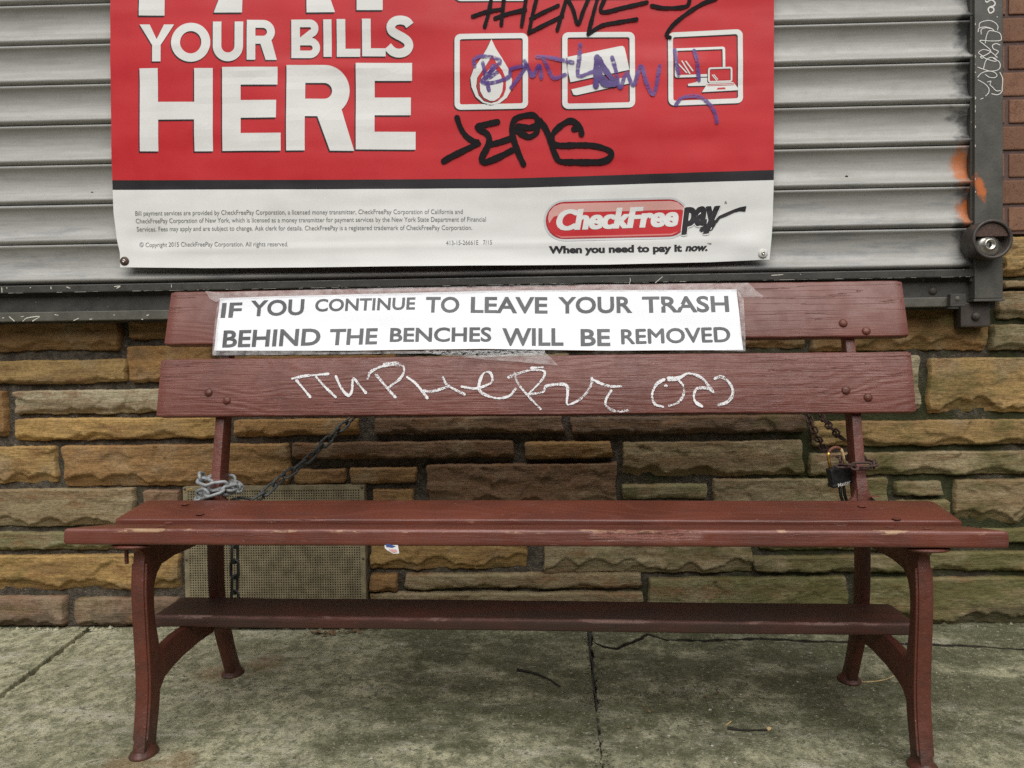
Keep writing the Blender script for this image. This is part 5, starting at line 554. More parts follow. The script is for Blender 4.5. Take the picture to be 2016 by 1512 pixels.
def stone(x0, x1, z0, z1, c, seed, res=.0043):
    x0, x1, z0, z1 = x0-.0022, x1+.0022, z0-.0026, z1+.0018
    w, h = x1-x0, z1-z0
    nu = max(8, int(w/res)); nv = max(6, int(h/res))
    u = np.linspace(0, 1, nu); v = np.linspace(0, 1, nv)
    ee = .5-.5*np.cos(np.pi*u); u = .25*ee+.75*u; ee = .5-.5*np.cos(np.pi*v); v = .35*ee+.65*v
    U, Vv = np.meshgrid(u, v)
    r = np.random.default_rng(seed)
    X = x0+U*w; Z = z0+Vv*h
    # uneven outline
    wob = lambda t, s: (fbm(t, t*0+s, seed+s, 4)-.5)
    X = X+(1-U)**3*.016*wob(Z*26+seed, 1)+U**3*.016*wob(Z*26+seed, 2)
    Z = Z+(1-Vv)**3*(.011*wob(X*14+seed, 3)+.006*wob(X*70+seed, 6))+Vv**3*(.006*wob(X*12+seed, 4)+.004*wob(X*80+seed, 7))
    # rounded corners
    cr = .012+.012*r.random(4)
    du = np.minimum(U, 1-U)*w; dv = np.minimum(Vv, 1-Vv)*h
    edge = np.minimum(du, dv)
    a = np.clip(du/.009, 0, 1); b = np.clip(dv/.009, 0, 1)
    corner = 1-np.clip(np.hypot(1-a, 1-b), 0, 1)
    rnd = np.sqrt(1-(1-np.clip(np.minimum(edge/.0034, corner*3.2), 0, 1))**2)
    # split face: flat upper part, scalloped ledge, undercut below it
    k = max(3, int(w/.042)); cu = np.sort(r.random(k)); ck_ = r.uniform(.08, .36, k); cw = r.uniform(14, 44, k)
    led = np.max(ck_[:, None, None]-cw[:, None, None]*(np.abs(U-cu[:, None, None])*w)**1.6*.9, axis=0)
    led = np.maximum(led, .05+.12*fbm(X*11, X*0, seed+5, 3))+.05*(fbm(X*60, Z*10, seed+9, 3)-.5)
    below = np.clip((led-Vv)*h/.0022, 0, 1)
    H = .030+.012*r.random()
    # fracture facets: warped cells, each its own small plane, with crisp steps between them
    nc = max(5, int(w*h/.0016)); px_ = r.random(nc)*w; pz_ = r.random(nc)*h
    wx = U*w+.022*(fbm(X*24+3, Z*30, seed+31, 3)-.5); wz_ = Vv*h+.020*(fbm(X*26, Z*32+7, seed+37, 3)-.5)
    dd = ((wx[None]-px_[:, None, None])*.55)**2+(wz_[None]-pz_[:, None, None])**2
    idx = np.argmin(dd, 0); ho = r.normal(0, .0013, nc); tx_ = r.normal(0, .035, nc); tz_ = r.normal(0, .06, nc)
    facet = ho[idx]+tx_[idx]*(wx-px_[idx])+tz_[idx]*(wz_-pz_[idx])
    relief = facet+.0036*(fbm(X*13+seed, Z*26, seed+11, 4)-.5)+.0030*np.abs(fbm(X*30, Z*85, seed+13, 4)-.5)*2
    lean = .006*(Vv-.5)*r.uniform(-1, .6)
    y = -(H*rnd)+.030+(relief+lean)*rnd+below*(.0085+.030*np.clip(led-Vv, 0, 1)*h/.07)+.005*(r.random()-.5)
    VV = np.stack([X, y, Z], -1).reshape(-1, 3)
    F = [(j*nu+i, j*nu+i+1, (j+1)*nu+i+1, (j+1)*nu+i) for j in range(nv-1) for i in range(nu-1)]
    rim = [i for i in range(nu)]+[j*nu+nu-1 for j in range(1, nv)]+[(nv-1)*nu+i for i in range(nu-2, -1, -1)]+[j*nu for j in range(nv-2, 0, -1)]
    n0 = len(VV); m_ = len(rim); VV = np.concatenate([VV, VV[rim], VV[rim]+np.array([0, .045, 0])])
    F += [(n0+i, n0+m_+i, n0+m_+(i+1) % m_, n0+(i+1) % m_) for i in range(m_)]
    o = mesh('stone', VV, F, 'stone', wall, True)
    b = SC[c]; j = r.uniform(.86, 1.14); k2 = r.uniform(-.012, .012)
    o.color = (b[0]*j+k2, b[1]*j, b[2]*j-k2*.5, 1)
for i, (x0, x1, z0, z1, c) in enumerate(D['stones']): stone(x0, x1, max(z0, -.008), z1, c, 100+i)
# the wall goes on past both edges of the picture
xl = min(s[0] for s in D['stones']); seed = 400
for side in (-1, 1):
    z = .0
    while z < (1.09 if side > 0 else .90):
        h = random.choice((.045, .06, .075, .095)); x = (1.80 if side > 0 else -2.9)
        ends = [s[1] for s in D['stones'] if s[2] < z+h and s[3] > z and s[1] > 1.4] if side > 0 else [s[0] for s in D['stones'] if s[2] < z+h and s[3] > z and s[0] < -1.6]
        if side > 0: x = (max(ends) if ends else 1.45)+.018; lim = 2.9
        else: lim = (min(ends) if ends else -1.65)-.018
        while x < lim-.05:
            w = min(random.uniform(.18, .48), lim-x)
            if lim-x-w < .08: w = lim-x
            stone(x, x+w, z, min(z+h, 1.122 if side > 0 else .915), random.choice('ggtopy' if side > 0 else 'ggtop'), seed, .010); seed += 1; x += w+.018
        z += h+.02

# ------------------------------------------------------------------ the brick wall to the right and above
bw_ = empty('brick_wall', (D['brick_x0'], 0, 1.135)); tag(bw_, 'speckled orange brick wall right of the dark shutter rail', 'wall')
def rel(o, parent):       # keep world placement under a moved parent
    o.parent = parent; o.matrix_parent_inverse = Matrix.Translation(parent.location).inverted(); return o
bz = D['brick_z']; pit = (bz[0]-bz[-1])/8
rel(box('mortar', 1.0, 3.2, .0072, .2, bz[-1]-.004, 3.4, 'bmortar'), bw_)
rel(box('upper_wall', -3.2, 1.0, .0, .2, 2.62, 3.4, 'brick'), bw_)
bmx = bmesh.new(); bm_box(bmx, 0, .232, 0, .06, 0, pit-.0105, .0035); bme = bpy.data.meshes.new('brick'); bmx.to_mesh(bme); bmx.free(); bme.materials.append(MAT['brick'])
for row in range(19):
    z = bz[-1]+.005+row*pit; off = D['brick_joint']+.005 if row % 2 == 0 else D['brick_joint']+.126
    for kx in range(-1, 5):
        o = bpy.data.objects.new('brick', bme); o.location = (off+.242*kx+random.uniform(-.002, .002), .002+random.uniform(-.0012, .0012), z+random.uniform(-.001, .001)); link(o); rel(o, bw_)

# ------------------------------------------------------------------ the roller shutter
zs, p = D['slat_z'], D['slat_p']; g0, g1 = D['guide_x']
sh = empty('roller_shutter', (0, -.05, zs)); tag(sh, 'closed grey steel roller shutter of curved slats behind the banner', 'shutter')
prof = [(0, -.012), (.0004, .000), (.0015, .0035), (.0045, .0045), (.0075, .0035), (.010, .0010), (.014, -.003), (.022, -.0075), (.035, -.0115), (.05, -.0125), (.065, -.0115), (.078, -.008), (.087, -.003), (.093, .003), (.0975, .0075), (.1015, .0095), (.105, .009), (.1085, .006), (.111, .0015), (.1125, -.004), (.113, -.014)]
prof = [(a*p/.11535, b) for a, b in prof]          # distance below the slat's top, and how far it stands forward
nsx = 40; xs = np.linspace(-1.95, g0+.012, nsx); V = []; F = []
for i, x in enumerate(xs):
    for a, b in prof: V.append((x, -b, p-a))
m_ = len(prof)
for i in range(nsx-1):
    for k in range(m_-1): F.append((i*m_+k, i*m_+k+1, (i+1)*m_+k+1, (i+1)*m_+k))
slat_me = None
for k in range(14):
    if slat_me is None:
        o = mesh('slat', V, F, 'shutter', None, True); slat_me = o.data
    else: o = link(bpy.data.objects.new('slat', slat_me))
    o.location = (0, -.050+random.uniform(-.0008, .0008), zs+k*p); o.rotation_euler = (0, random.uniform(-.0006, .0006), 0); rel(o, sh)
for q in D['holes']:
    bm = bmesh.new(); lathe(bm, [(0, .0), (.0042, .0), (.0042, -.004)], 12, Matrix.Translation((q[0], -.0425, q[2]+.004)) @ Matrix.Rotation(R(90), 4, 'X')); rel(from_bm('rivet_hole', bm, 'void'), sh)
rz = D['rail_z']
br = rel(box('bottom_rail', -1.95, g0+.006, -.064, -.022, rz[0], zs-.0015, 'steel', None, .003), sh)
rel(box('backing_channel', -1.95, g1-.004, -.036, -.0, rz[2]-.004, rz[0]+.06, 'steel'), sh)
sill = rel(box('sill', -1.95, 1.172, -.084, -.012, rz[2], rz[1], 'sill', None, .002), sh)
gr_ = rel(box('guide_rail', g0, g1, -.070, .010, D['guide_z'], 2.70, 'rail', None, .003), sh)
rel(box('guide_rail', -2.03, -1.95, -.070, .010, D['guide_z'], 2.70, 'rail', None, .003), sh)
rel(box('guide_lip', g0-.006, g0+.0005, -.058, -.0, D['guide_z']+.05, 2.70, 'steel'), sh)
rel(box('rail_foot', g0-.004, g1+.004, -.073, -.0, D['guide_z']-.007, D['guide_z']-.0005, 'rail', None, .001), sh)
rel(box('hood', -2.05, 1.40, -.18, .02, 2.58, 2.92, 'shutter', None, .01), sh)
cl = D['clip']; bm = bmesh.new()
bm_box(bm, cl[0], cl[1], -.104, -.0845, cl[2]+.005, cl[3], .001); bm_box(bm, cl[0]-.003, cl[1]-.004, -.11, -.0845, cl[2], cl[2]+.0045, .001); rel(from_bm('clip', bm, 'steel'), sh)
bm = bmesh.new(); cxm, czm = (cl[0]+cl[1])/2, (cl[2]+cl[3])/2+.004
lathe(bm, [(0, .003), (.0055, .002), (.0075, 0)], 6, Matrix.Translation((cxm-.002, -.1045, czm)) @ Matrix.Rotation(R(90), 4, 'X')); rel(from_bm('clip_pin', bm, 'sill'), sh)
lg = D['lug']; bm = bmesh.new(); bm_box(bm, lg[0], lg[1], -.046, .02, lg[2], lg[3], .004); rel(from_bm('lug', bm, 'lockiron'), sh)
bm = bmesh.new(); lathe(bm, [(0, .012), (.006, .011), (.011, .007), (.013, 0)], 14, Matrix.Translation(((lg[0]+lg[1])/2, -.046, (lg[2]+lg[3])/2-.005)) @ Matrix.Rotation(R(90), 4, 'X')); rel(from_bm('lug_bolt', bm, 'lockiron'), sh)
bm = bmesh.new(); lathe(bm, [(0, .006), (.008, .005), (.012, .001), (.013, 0)], 14, Matrix.Translation((1.130, -.0365, .968)) @ Matrix.Rotation(R(90), 4, 'X')); rel(from_bm('channel_bolt', bm, 'lockiron'), sh)
# lock housing on the rail
L = D['lock']; lr = D['lock_r']; MX = Matrix.Translation(L) @ Matrix.Rotation(R(90), 4, 'X')
bm = bmesh.new(); lathe(bm, [(lr*.99, -.068), (lr, -.004), (lr*.985, 0), (lr*.86, 0), (lr*.845, -.004), (lr*.83, -.030), (0, -.030)], 40, MX); hz = rel(from_bm('lock_housing', bm, 'lockiron', None, False), sh)
hz.data.polygons.foreach_set('use_smooth', [True]*len(hz.data.polygons))
bm = bmesh.new(); n_ = 22; ri = lr*.82
pts = [(ri*math.cos(math.pi*(.06+.88*k/n_)), ri*math.sin(math.pi*(.06+.88*k/n_))) for k in range(n_+1)]
a_ = [bm.verts.new((L[0]+x, L[1]+.006, L[2]+z+.0)) for x, z in pts]; b_ = [bm.verts.new((L[0]+x, L[1]+.028, L[2]+z)) for x, z in pts]
bm.faces.new(a_[::-1])
for k in range(n_+1): bm.faces.new((a_[k], a_[(k+1) % (n_+1)], b_[(k+1) % (n_+1)], b_[k]))
fl = rel(from_bm('lock_flap', bm, 'washer'), sh)
bm = bmesh.new(); lathe(bm, [(lr*.62, -.028), (lr*.60, -.018), (lr*.42, -.010), (lr*.30, -.007), (lr*.29, -.002), (lr*.22, -.0005), (lr*.19, -.004), (lr*.10, -.005), (0, -.005)], 32, Matrix.Translation((-.005, 0, -.014)) @ MX)
ly = rel(from_bm('lock_cylinder', bm, 'silver', None, True), sh)
bm = bmesh.new(); bm_box(bm, L[0]-.0068, L[0]-.0032, L[1]+.0008, L[1]+.006, L[2]-.020, L[2]-.008); rel(from_bm('keyhole', bm, 'void'), sh)
# scribbles and scratches on rail, sill and bottom bar
def wall_strokes(name, lst, w, y, mat, parent, wob=.15):
    for k, s in enumerate(lst):
        v, f = ribbon(s, w, .002, wob)
        rel(mesh(name, [(a, y-.00012*(k % 4)-.0004*t, b) for a, b, t in v], f, mat), parent)
wall_strokes('paint_pen_scribble', D['rail_scr'][1:], .0021, -.0704, 'paintpen', sh); wall_strokes('paint_pen_scribble', D['rail_scr'][:1], .0036, -.0704, 'paintpen', sh)
wall_strokes('scratch', D['sill_scr'], .0022, -.0845, 'fleck', sh, .5); wall_strokes('scratch', D['bar_scr'], .0020, -.0645, 'fleck', sh, .5)
V = []; F = []                                   # chipped paint along the rail's inner edge and the bar's lower edge
for k in range(15):
    z = random.uniform(1.0, 1.80); w = random.uniform(.001, .0028); h = random.uniform(.003, .011); o = len(V)
    V += [(g0+.0005, -.0703, z), (g0+w, -.0704, z+h*.2), (g0+w*1.2, -.0704, z+h*.7), (g0+.0005, -.0703, z+h)]; F.append((o, o+1, o+2, o+3))
for k in range(70):
    x = random.uniform(-1.65, 1.2); w = random.uniform(.006, .05); o = len(V); h = random.uniform(.0006, .0014)
    V += [(x, -.0645, rz[0]+.0005), (x+w, -.0645, rz[0]+.0005), (x+w*.8, -.0645, rz[0]+h), (x+w*.1, -.0645, rz[0]+h)]; F.append((o, o+1, o+2, o+3))
rel(mesh('paint_chips', V, F, 'fleck'), sh)['kind'] = 'stuff'

# ------------------------------------------------------------------ the banner
ban = empty('vinyl_banner', (-.27, -.07, 1.06)); tag(ban, 'red and white vinyl bill payment banner screwed to the shutter', 'banner')
bl = np.array(D['ban_bot']); LFT = np.array(D['ban_left'])[::-1]; RGT = np.array(D['ban_right'])[::-1]
def yban(x, z):
    x = np.asarray(x, float); z = np.asarray(z, float)
    u = np.clip((x+1.2)/1.87, 0, 1); hb = np.clip((z-1.055)/.75, 0, 3)
    zb = np.interp(x, bl[:, 0], bl[:, 1])
    curl = .014*np.exp(-np.clip(z-zb, 0, 9)/.05)*np.sin(math.pi*np.clip(u, .02, .98))**.6
    wave = .0050*np.sin(2.3*x*1.7+3.1*z+.6)*np.sin(2.1*z*2+1.3*x)+.015*(fbm(x*3.1+9, z*3.4, 77, 3)-.5)+.0050*(fbm(x*2.2, z*15, 41, 3)-.5)
    crease = .0022*np.exp(-((z-1.617-.012*np.sin(x*7))/.015)**2)*np.clip(fbm(x*4, x*0, 5)*2-.6, 0, 1)+.0018*np.exp(-((z-1.117)/.009)**2)*np.clip(np.minimum(u, 1-u)*9, 0, 1)
    dent = .007*np.exp(-((x+1.10)/.05)**2-((z-1.155)/.035)**2)-.006*np.exp(-((x-.60)/.05)**2-((z-1.10)/.03)**2)
    return -.0760-curl+wave-crease+dent
nu = 150
def row_line(pts):
    a = np.array(pts); return lambda x: np.interp(x, a[:, 0], a[:, 1])
levels = [lambda x: np.interp(x, bl[:, 0], bl[:, 1]), row_line(D['ban_blk0']), row_line(D['ban_blk1']), lambda x: np.interp(x, [LFT[-1][0], RGT[-1][0]], [LFT[-1][1], RGT[-1][1]])]
V = []; F = []; fm = []; row = 0
for seg, (n_, mi) in enumerate(((26, 1), (4, 2), (84, 0))):
    for j in range(n_+(1 if seg == 2 else 0)):
        t = j/n_
        for i in range(nu):
            u = i/(nu-1); xg = -1.2+u*1.87
            z = levels[seg](xg)*(1-t)+levels[seg+1](xg)*t
            xl_ = np.interp(z, LFT[:, 1], LFT[:, 0]); xr_ = np.interp(z, RGT[:, 1], RGT[:, 0]); x = xl_+u*(xr_-xl_)
            V.append((x, 0, z))
        if row:
            for i in range(nu-1): F.append(((row-1)*nu+i, (row-1)*nu+i+1, row*nu+i+1, row*nu+i)); fm.append(pm)
        pm = mi; row += 1
V = np.array(V); V[:, 1] = yban(V[:, 0], V[:, 2])
rel(mesh('sheet', V, F, None, None, True, ['ink_red', 'ink_white', 'ink_black'], fm), ban)
LAY = .00026
def conform(name, V2, F, lay, mat, parent, cut=.018, prog=None):
    """flat (x, z) shape laid onto the curved banner"""
    bm = bmesh.new(); vs_ = [bm.verts.new((a, 0, b)) for a, b in V2]
    for f in F:
        try: bm.faces.new([vs_[i] for i in f])
        except ValueError: pass
    if cut:
        A = np.array(V2); lo, hi = A.min(0), A.max(0)
        for ax, no in ((0, (1, 0, 0)), (1, (0, 0, 1))):
            k = math.ceil(lo[ax]/cut)*cut
            while k < hi[ax]:
                bmesh.ops.bisect_plane(bm, geom=bm.verts[:]+bm.edges[:]+bm.faces[:], plane_co=(k, 0, 0) if ax == 0 else (0, 0, k), plane_no=no, dist=1e-6); k += cut
    co = np.array([v.co for v in bm.verts]); y = yban(co[:, 0], co[:, 2])-.0006-LAY*lay
    for v, yy in zip(bm.verts, y): v.co.y = yy
    for f in bm.faces:
        f.normal_update()
        if f.normal.y > 0: f.normal_flip()
    return rel(from_bm(name, bm, mat, None, False), parent)
def poly_fill(outer, holes=()):
    loops = [[Vector((a, b, 0)) for a, b in l] for l in (outer, *holes)]
    return [q for l in (outer, *holes) for q in l], [tuple(t) for t in geometry.tessellate_polygon(loops)]
def arc(cx, cy, r, a0, a1, n=12, ry=None):
    return [(cx+r*math.cos(R(a0+(a1-a0)*k/n)), cy+(ry or r)*math.sin(R(a0+(a1-a0)*k/n))) for k in range(n+1)]
def glyph(ch, W, H, s, h):
    """heavy capitals as outlines: list of (outer, holes); s stem, h bar"""
    if ch == 'I': return [([(0, 0), (W, 0), (W, H), (0, H)], [])]
    if ch == 'H': m0 = H*.5-h*.55; return [([(0, 0), (s, 0), (s, m0), (W-s, m0), (W-s, 0), (W, 0), (W, H), (W-s, H), (W-s, m0+h), (s, m0+h), (s, H), (0, H)], [])]
    if ch == 'E': m0 = H*.5-h*.5; return [([(0, 0), (W, 0), (W, h), (s, h), (s, m0), (W*.92, m0), (W*.92, m0+h), (s, m0+h), (s, H-h), (W*.94, H-h), (W*.94, H), (0, H)], [])]
    if ch == 'L': return [([(0, 0), (W, 0), (W, h), (s, h), (s, H), (0, H)], [])]
    if ch == 'Y': k = s*1.18; return [([(W/2-s/2, 0), (W/2+s/2, 0), (W/2+s/2, H*.44), (W, H), (W-k, H), (W/2, H*.60), (k, H), (0, H), (W/2-s/2, H*.44)], [])]
    if ch == 'A': k = s*1.1; return [([(0, 0), (k, 0), (W*.5-W*.5*.52, H*.22), (W*.5+W*.5*.52, H*.22), (W-k, 0), (W, 0), (W/2+k*.55, H), (W/2-k*.55, H)], [[(W*.34, H*.38), (W*.66, H*.38), (W*.5, H*.76)]])]
    if ch == 'O': return [(arc(W/2, H/2, W/2, 0, 360, 48, H/2)[:-1], [arc(W/2, H/2, W/2-s*1.05, 0, 360, 40, H/2-h*1.05)[:-1]])]
    if ch == 'U':
        r = W/2
        return [([(0, H)]+arc(W/2, r, r, 180, 360, 20)+[(W, H), (W-s, H)]+arc(W/2, r, r-s, 360, 180, 18)+[(s, H)], [])]
    if ch in 'RP':
        low = H*(.40 if ch == 'R' else .36); rb = (H-low)/2; xb = W*(.93 if ch == 'R' else 1)
        g = [([(0, 0), (s, 0), (s, low)]+arc(xb-rb, low+rb, rb, -90, 90, 18)+[(0, H)], [[(s, low+h)]+arc(xb-rb, low+rb, rb-h, -90, 90, 14)+[(s, H-h)]])]
        if ch == 'R': g.append(([(W-s*1.28, 0), (W, 0), (W*.52+s*1.0, low+h*.6), (W*.52-s*.30, low+h*.25)], []))
        return g
    if ch == 'B':
        mid = H*.535; r1 = (mid-0)/2; r2_ = (H-mid+h*.0)/2
        return [([(0, 0)]+arc(W-r1, r1, r1, -90, 78, 16)+arc(W*.95-r2_, H-r2_, r2_, -70, 90, 16)+[(0, H)], [[(s, h*.95)]+arc(W-r1, r1, r1-h*.95, -90, 90, 12)+[(s, mid-h*.95)], [(s, mid+h*.0)]+arc(W*.95-r2_, H-r2_, r2_-h*.95, -90, 90, 12)+[(s, H-h*.95)]])]
    if ch == 'S':
        q = [(.90, .765), (.78, .86), (.56, .90), (.33, .87), (.19, .765), (.22, .64), (.40, .555), (.62, .48), (.81, .38), (.85, .25), (.72, .135), (.48, .095), (.25, .135), (.06, .26)]
        c = catmull([(a*W, b*H) for a, b in q], .004); l = []; r3 = []
        for i in range(len(c)):
            t = c[min(i+1, len(c)-1)]-c[max(i-1, 0)]; t /= np.linalg.norm(t); nn = np.array([-t[1], t[0]])*s*.5
            l.append(tuple(c[i]+nn)); r3.append(tuple(c[i]-nn))
        return [(l+r3[::-1], [])]
for ch, ax_, az, bx_, bz_, tx_, tz in D['big']:
    W, H = bx_-ax_, tz-az; line1 = H < .15; pay = H > .3
    s = .0247 if line1 else .0535; h = .0225 if line1 else .0500
    if ch == 'I': s = W
    if pay: s, h = .074, .07
    shx = (tx_-ax_)/H; shz = (bz_-az)/W
    off = .0026 if line1 else .0036
    for lay, mt, ox, oz in ((1, 'ink_black', -off, -off*1.1), (3, 'ink_white', 0, 0)):
        for gi, (o_, hs_) in enumerate(glyph(ch, W, H, s, h)):
            tr = lambda l: [(ax_+ox+a+b*shx, az+oz+b+a*shz) for a, b in l]
            V2, F2 = poly_fill(tr(o_), [tr(q) for q in hs_]); conform('printed_letter' if mt == 'ink_white' else 'letter_shadow', V2, F2, lay+gi*.6, mt, ban)
for mt, lay, o_, hs_ in D['ban_poly']:
    V2, F2 = poly_fill(o_, hs_); conform('printed_icon', V2, F2, lay, mt, ban)
for body, ax_, az, bx_, bz_, cap, off, shear, mt, lay in D['ban_text']:
    V, F, h0, h1 = text_shape(body, off, shear); A = np.array(V)
    lo, hi = A[:, 0].min(), A[:, 0].max(); kx = (bx_-ax_)/(hi-lo); kz = cap/(h1-h0); sl_ = (bz_-az)/(bx_-ax_)
    def put(dx=0, dz=0, l=lay, m_=mt):
        V2 = [(ax_+(v[0]-lo)*kx+dx, az+(v[1]-h0)*kz+(v[0]-lo)*kx*sl_+dz) for v in V]
        conform('printed_text', V2, F, l, m_, ban, .03)
    put()
    if body in ('CheckFree', 'pay'):
        for e_, l_ in ((.0024, .3), (-.0024, .6)): put(e_, 0, lay+l_)
    if body == 'pay':
        for k in range(8): put(.0046*math.cos(k*math.pi/4), .0046*math.sin(k*math.pi/4), lay-.9+.05*k, 'ink_white')
        for e_ in (.001, -.001): put(e_*1.5, e_, lay+.8+e_*50)
    if body.startswith('When') or body == 'now.': put(.0011, 0, lay+.3)
for k, (mt, w, pts, lay) in enumerate(D['ban_strokes']):
    v, f = ribbon(pts, w, .005, .22)
    bm = bmesh.new(); A = np.array(v); y = yban(A[:, 0], A[:, 1])-.0004-LAY*(lay+.12*(k % 8))-.0004*A[:, 2]
    vs_ = [bm.verts.new((a, yy, b)) for (a, b, t), yy in zip(v, y)]
    for q in f: bm.faces.new([vs_[i] for i in q])
    rel(from_bm('marker_stroke', bm, mt), ban)
for k, (x, z) in enumerate(D['grom']):
    T = Matrix.Translation((x, float(yban(x, z))-.0005, z)) @ Matrix.Rotation(R(90), 4, 'X')
    bm = bmesh.new(); lathe(bm, [(.0128, 0), (.0132, .001), (.0110, .0034), (.0060, .0040), (0, .0040)], 24, T); gm = rel(from_bm('washer', bm, 'washer' if k == 0 else 'washer_white', None, True), ban)
    bm = bmesh.new(); lathe(bm, [(.0052, .0041), (.0050, .0062), (.0028, .0070), (.0020, .0062), (0, .0060)], 14, T); o = from_bm('screw_head', bm, 'silver', None, True); o.parent = gm

# ------------------------------------------------------------------ the bench
bpar = D['bench']
BL, BR = (bpar['bx'], 0, 0), (0, -bpar['zr'], bpar['b'])
bench = empty('park_bench', BL, BR); tag(bench, 'dark red painted park bench with iron legs and chalk scrawl on its back', 'bench')
PR = D['prof']
def slat(name, pa, pb, t, L, mat, xo=0, ends=.004, gouge=False, st=150, rnd=.0045, seed=0, inset=(0, 0)):
    pa, pb = Vector((0, *pa)), Vector((0, *pb)); e = (pb-pa).normalized(); n = Vector((1, 0, 0)).cross(e); w = (pb-pa).length
    c = (pa+pb)/2-n*t/2
    ring = []
    for cy, cz, a0 in ((w/2-rnd, t/2-rnd, 0), (-w/2+rnd, t/2-rnd, 90), (-w/2+rnd, -t/2+rnd, 180), (w/2-rnd, -t/2+rnd, 270)):
        for k in range(4): a = R(a0+30*k); ring.append((cy+rnd*math.cos(a), cz+rnd*math.sin(a)))
    # extra points down the front edge so that it can splinter
    if gouge:
        i0 = 7; extra = [(-w/2, t/2-rnd-(t-2*rnd)*k/6) for k in range(1, 6)]; ring = ring[:8]+extra+ring[8:]
    m_ = len(ring); xs = np.linspace(-L/2, L/2, st); V = []; F = []
    wy = (fbm(xs*2.5+seed, xs*0+seed, seed+3, 3)-.5)*.0032; wz = (fbm(xs*1.7, xs*0+seed, seed+8, 3)-.5)*.0030; we = (fbm(xs*30, xs*0, seed+5, 3)-.5)*.0016
    for i, x in enumerate(xs):
        k = .0025 if i in (0, st-1) else 0
        for y, z in ring:
            sy = 1 if y > 0 else -1; sz = 1 if z > 0 else -1
            yy = y-sy*k+wy[i]+sy*we[i]; z2 = z-sz*k+wz[i]
            if gouge and y < -w/2+.012 and .135 < x < .355:
                g_ = math.sin(math.pi*(x-.135)/.22)**.6
                j = vnoise(np.array([x*70.]), np.array([z*420.]), 9)[0]
                top = max(0, min(1, (z+t*.18)/(t*.5)))
                yy += g_*top*(.0075*j+.002); z2 -= g_*.0022*(z > t/2-.003)*j
            V.append((x+(0 if 0 < i < st-1 else .0012*(random.random()-.5)), yy, z2))
    for i in range(st-1):
        for k in range(m_): F.append((i*m_+k, i*m_+(k+1) % m_, (i+1)*m_+(k+1) % m_, (i+1)*m_+k))
    F.append(tuple(range(m_))[::-1]); F.append(tuple((st-1)*m_+k for k in range(m_)))
    o = mesh(name, V, [f[::-1] for f in F], mat, bench, True)
    o.matrix_local = Matrix(((1, 0, 0, c.x+xo), (0, e.y, n.y, c.y), (0, e.z, n.z, c.z), (0, 0, 0, 1)))
    md = o.modifiers.new('edges', 'EDGE_SPLIT'); md.split_angle = R(38)
    return o
SLEN = 1.83
s1 = (PR[0], (PR[1][0]-.013, PR[1][1]-.008)); s2 = ((PR[1][0]+.001, PR[1][1]), PR[2])
front = slat('seat_slat', s1[0], s1[1], .032, SLEN, 'front', D['xo'][0], gouge=True, seed=1, st=420)
rear = slat('seat_slat', s2[0], s2[1], .034, SLEN, 'seat', D['xo'][2], seed=2)
lows = slat('back_slat', PR[3], PR[4], .024, SLEN, 'back', (D['xo'][3]+D['xo'][4])/2, seed=3, rnd=.0035)
tops = slat('back_slat', PR[5], PR[6], .024, SLEN, 'top', D['xo'][5], seed=4, rnd=.0035)
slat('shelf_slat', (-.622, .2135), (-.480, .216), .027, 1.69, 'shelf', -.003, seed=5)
def prism(name, poly, x0, x1, mat, parent, bev=.004):
    bm = bmesh.new(); a = [bm.verts.new((x0, y, z)) for y, z in poly]; b = [bm.verts.new((x1, y, z)) for y, z in poly]; n = len(poly)
    bm.faces.new(a); bm.faces.new(b[::-1])
    for k in range(n): bm.faces.new((a[k], b[k], b[(k+1) % n], a[(k+1) % n]))
    bmesh.ops.recalc_face_normals(bm, faces=bm.faces[:])
    if bev:
        rim = [e for e in bm.edges if abs(e.verts[0].co.x-e.verts[1].co.x) < 1e-6]
        bmesh.ops.bevel(bm, geom=rim, offset=bev, segments=2, affect='EDGES', profile=.6)
    o = from_bm(name, bm, mat, parent, True); md = o.modifiers.new('edges', 'EDGE_SPLIT'); md.split_angle = R(40); return o
def smooth2(pts, step=.012): return [tuple(q) for q in catmull(pts, step)]
FE = smooth2([(-.806, .4235), (-.803, .402), (-.807, .377), (-.812, .328), (-.811, .284), (-.807, .22), (-.803, .145), (-.805, .096), (-.813, .044), (-.822, .004), (-.825, -.012)])
BE = smooth2([(-.772, -.012), (-.765, .022), (-.752, .074), (-.747, .13), (-.749, .19), (-.760, .235), (-.766, .271), (-.766, .315), (-.758, .345), (-.752, .38), (-.752, .4235)])
RF = smooth2([(-.334, .965), (-.378, .84), (-.392, .80), (-.43, .642), (-.461, .507), (-.472, .455), (-.488, .38), (-.492, .30), (-.485, .21), (-.460, .12), (-.418, .035), (-.400, -.004)])
RB = smooth2([(-.345, -.004), (-.372, .04), (-.402, .11), (-.436, .20), (-.442, .30), (-.436, .38), (-.418, .455), (-.405, .507), (-.378, .642), (-.352, .80), (-.344, .84), (-.318, .965)])
BRC = [(-.765, .072), (-.745, .092), (-.722, .112), (-.682, .121), (-.632, .127), (-.553, .131), (-.470, .128), (-.470, .1865), (-.60, .1865), (-.666, .1865), (-.700, .183), (-.728, .178), (-.765, .196)]
SB = [(-.838, .4235), (-.70, .4065), (-.655, .4045), (-.60, .416), (-.47, .430), (-.455, .40), (-.475, .362), (-.581, .361), (-.669, .363), (-.728, .358), (-.749, .343), (-.766, .315), (-.80, .33), (-.806, .400)]
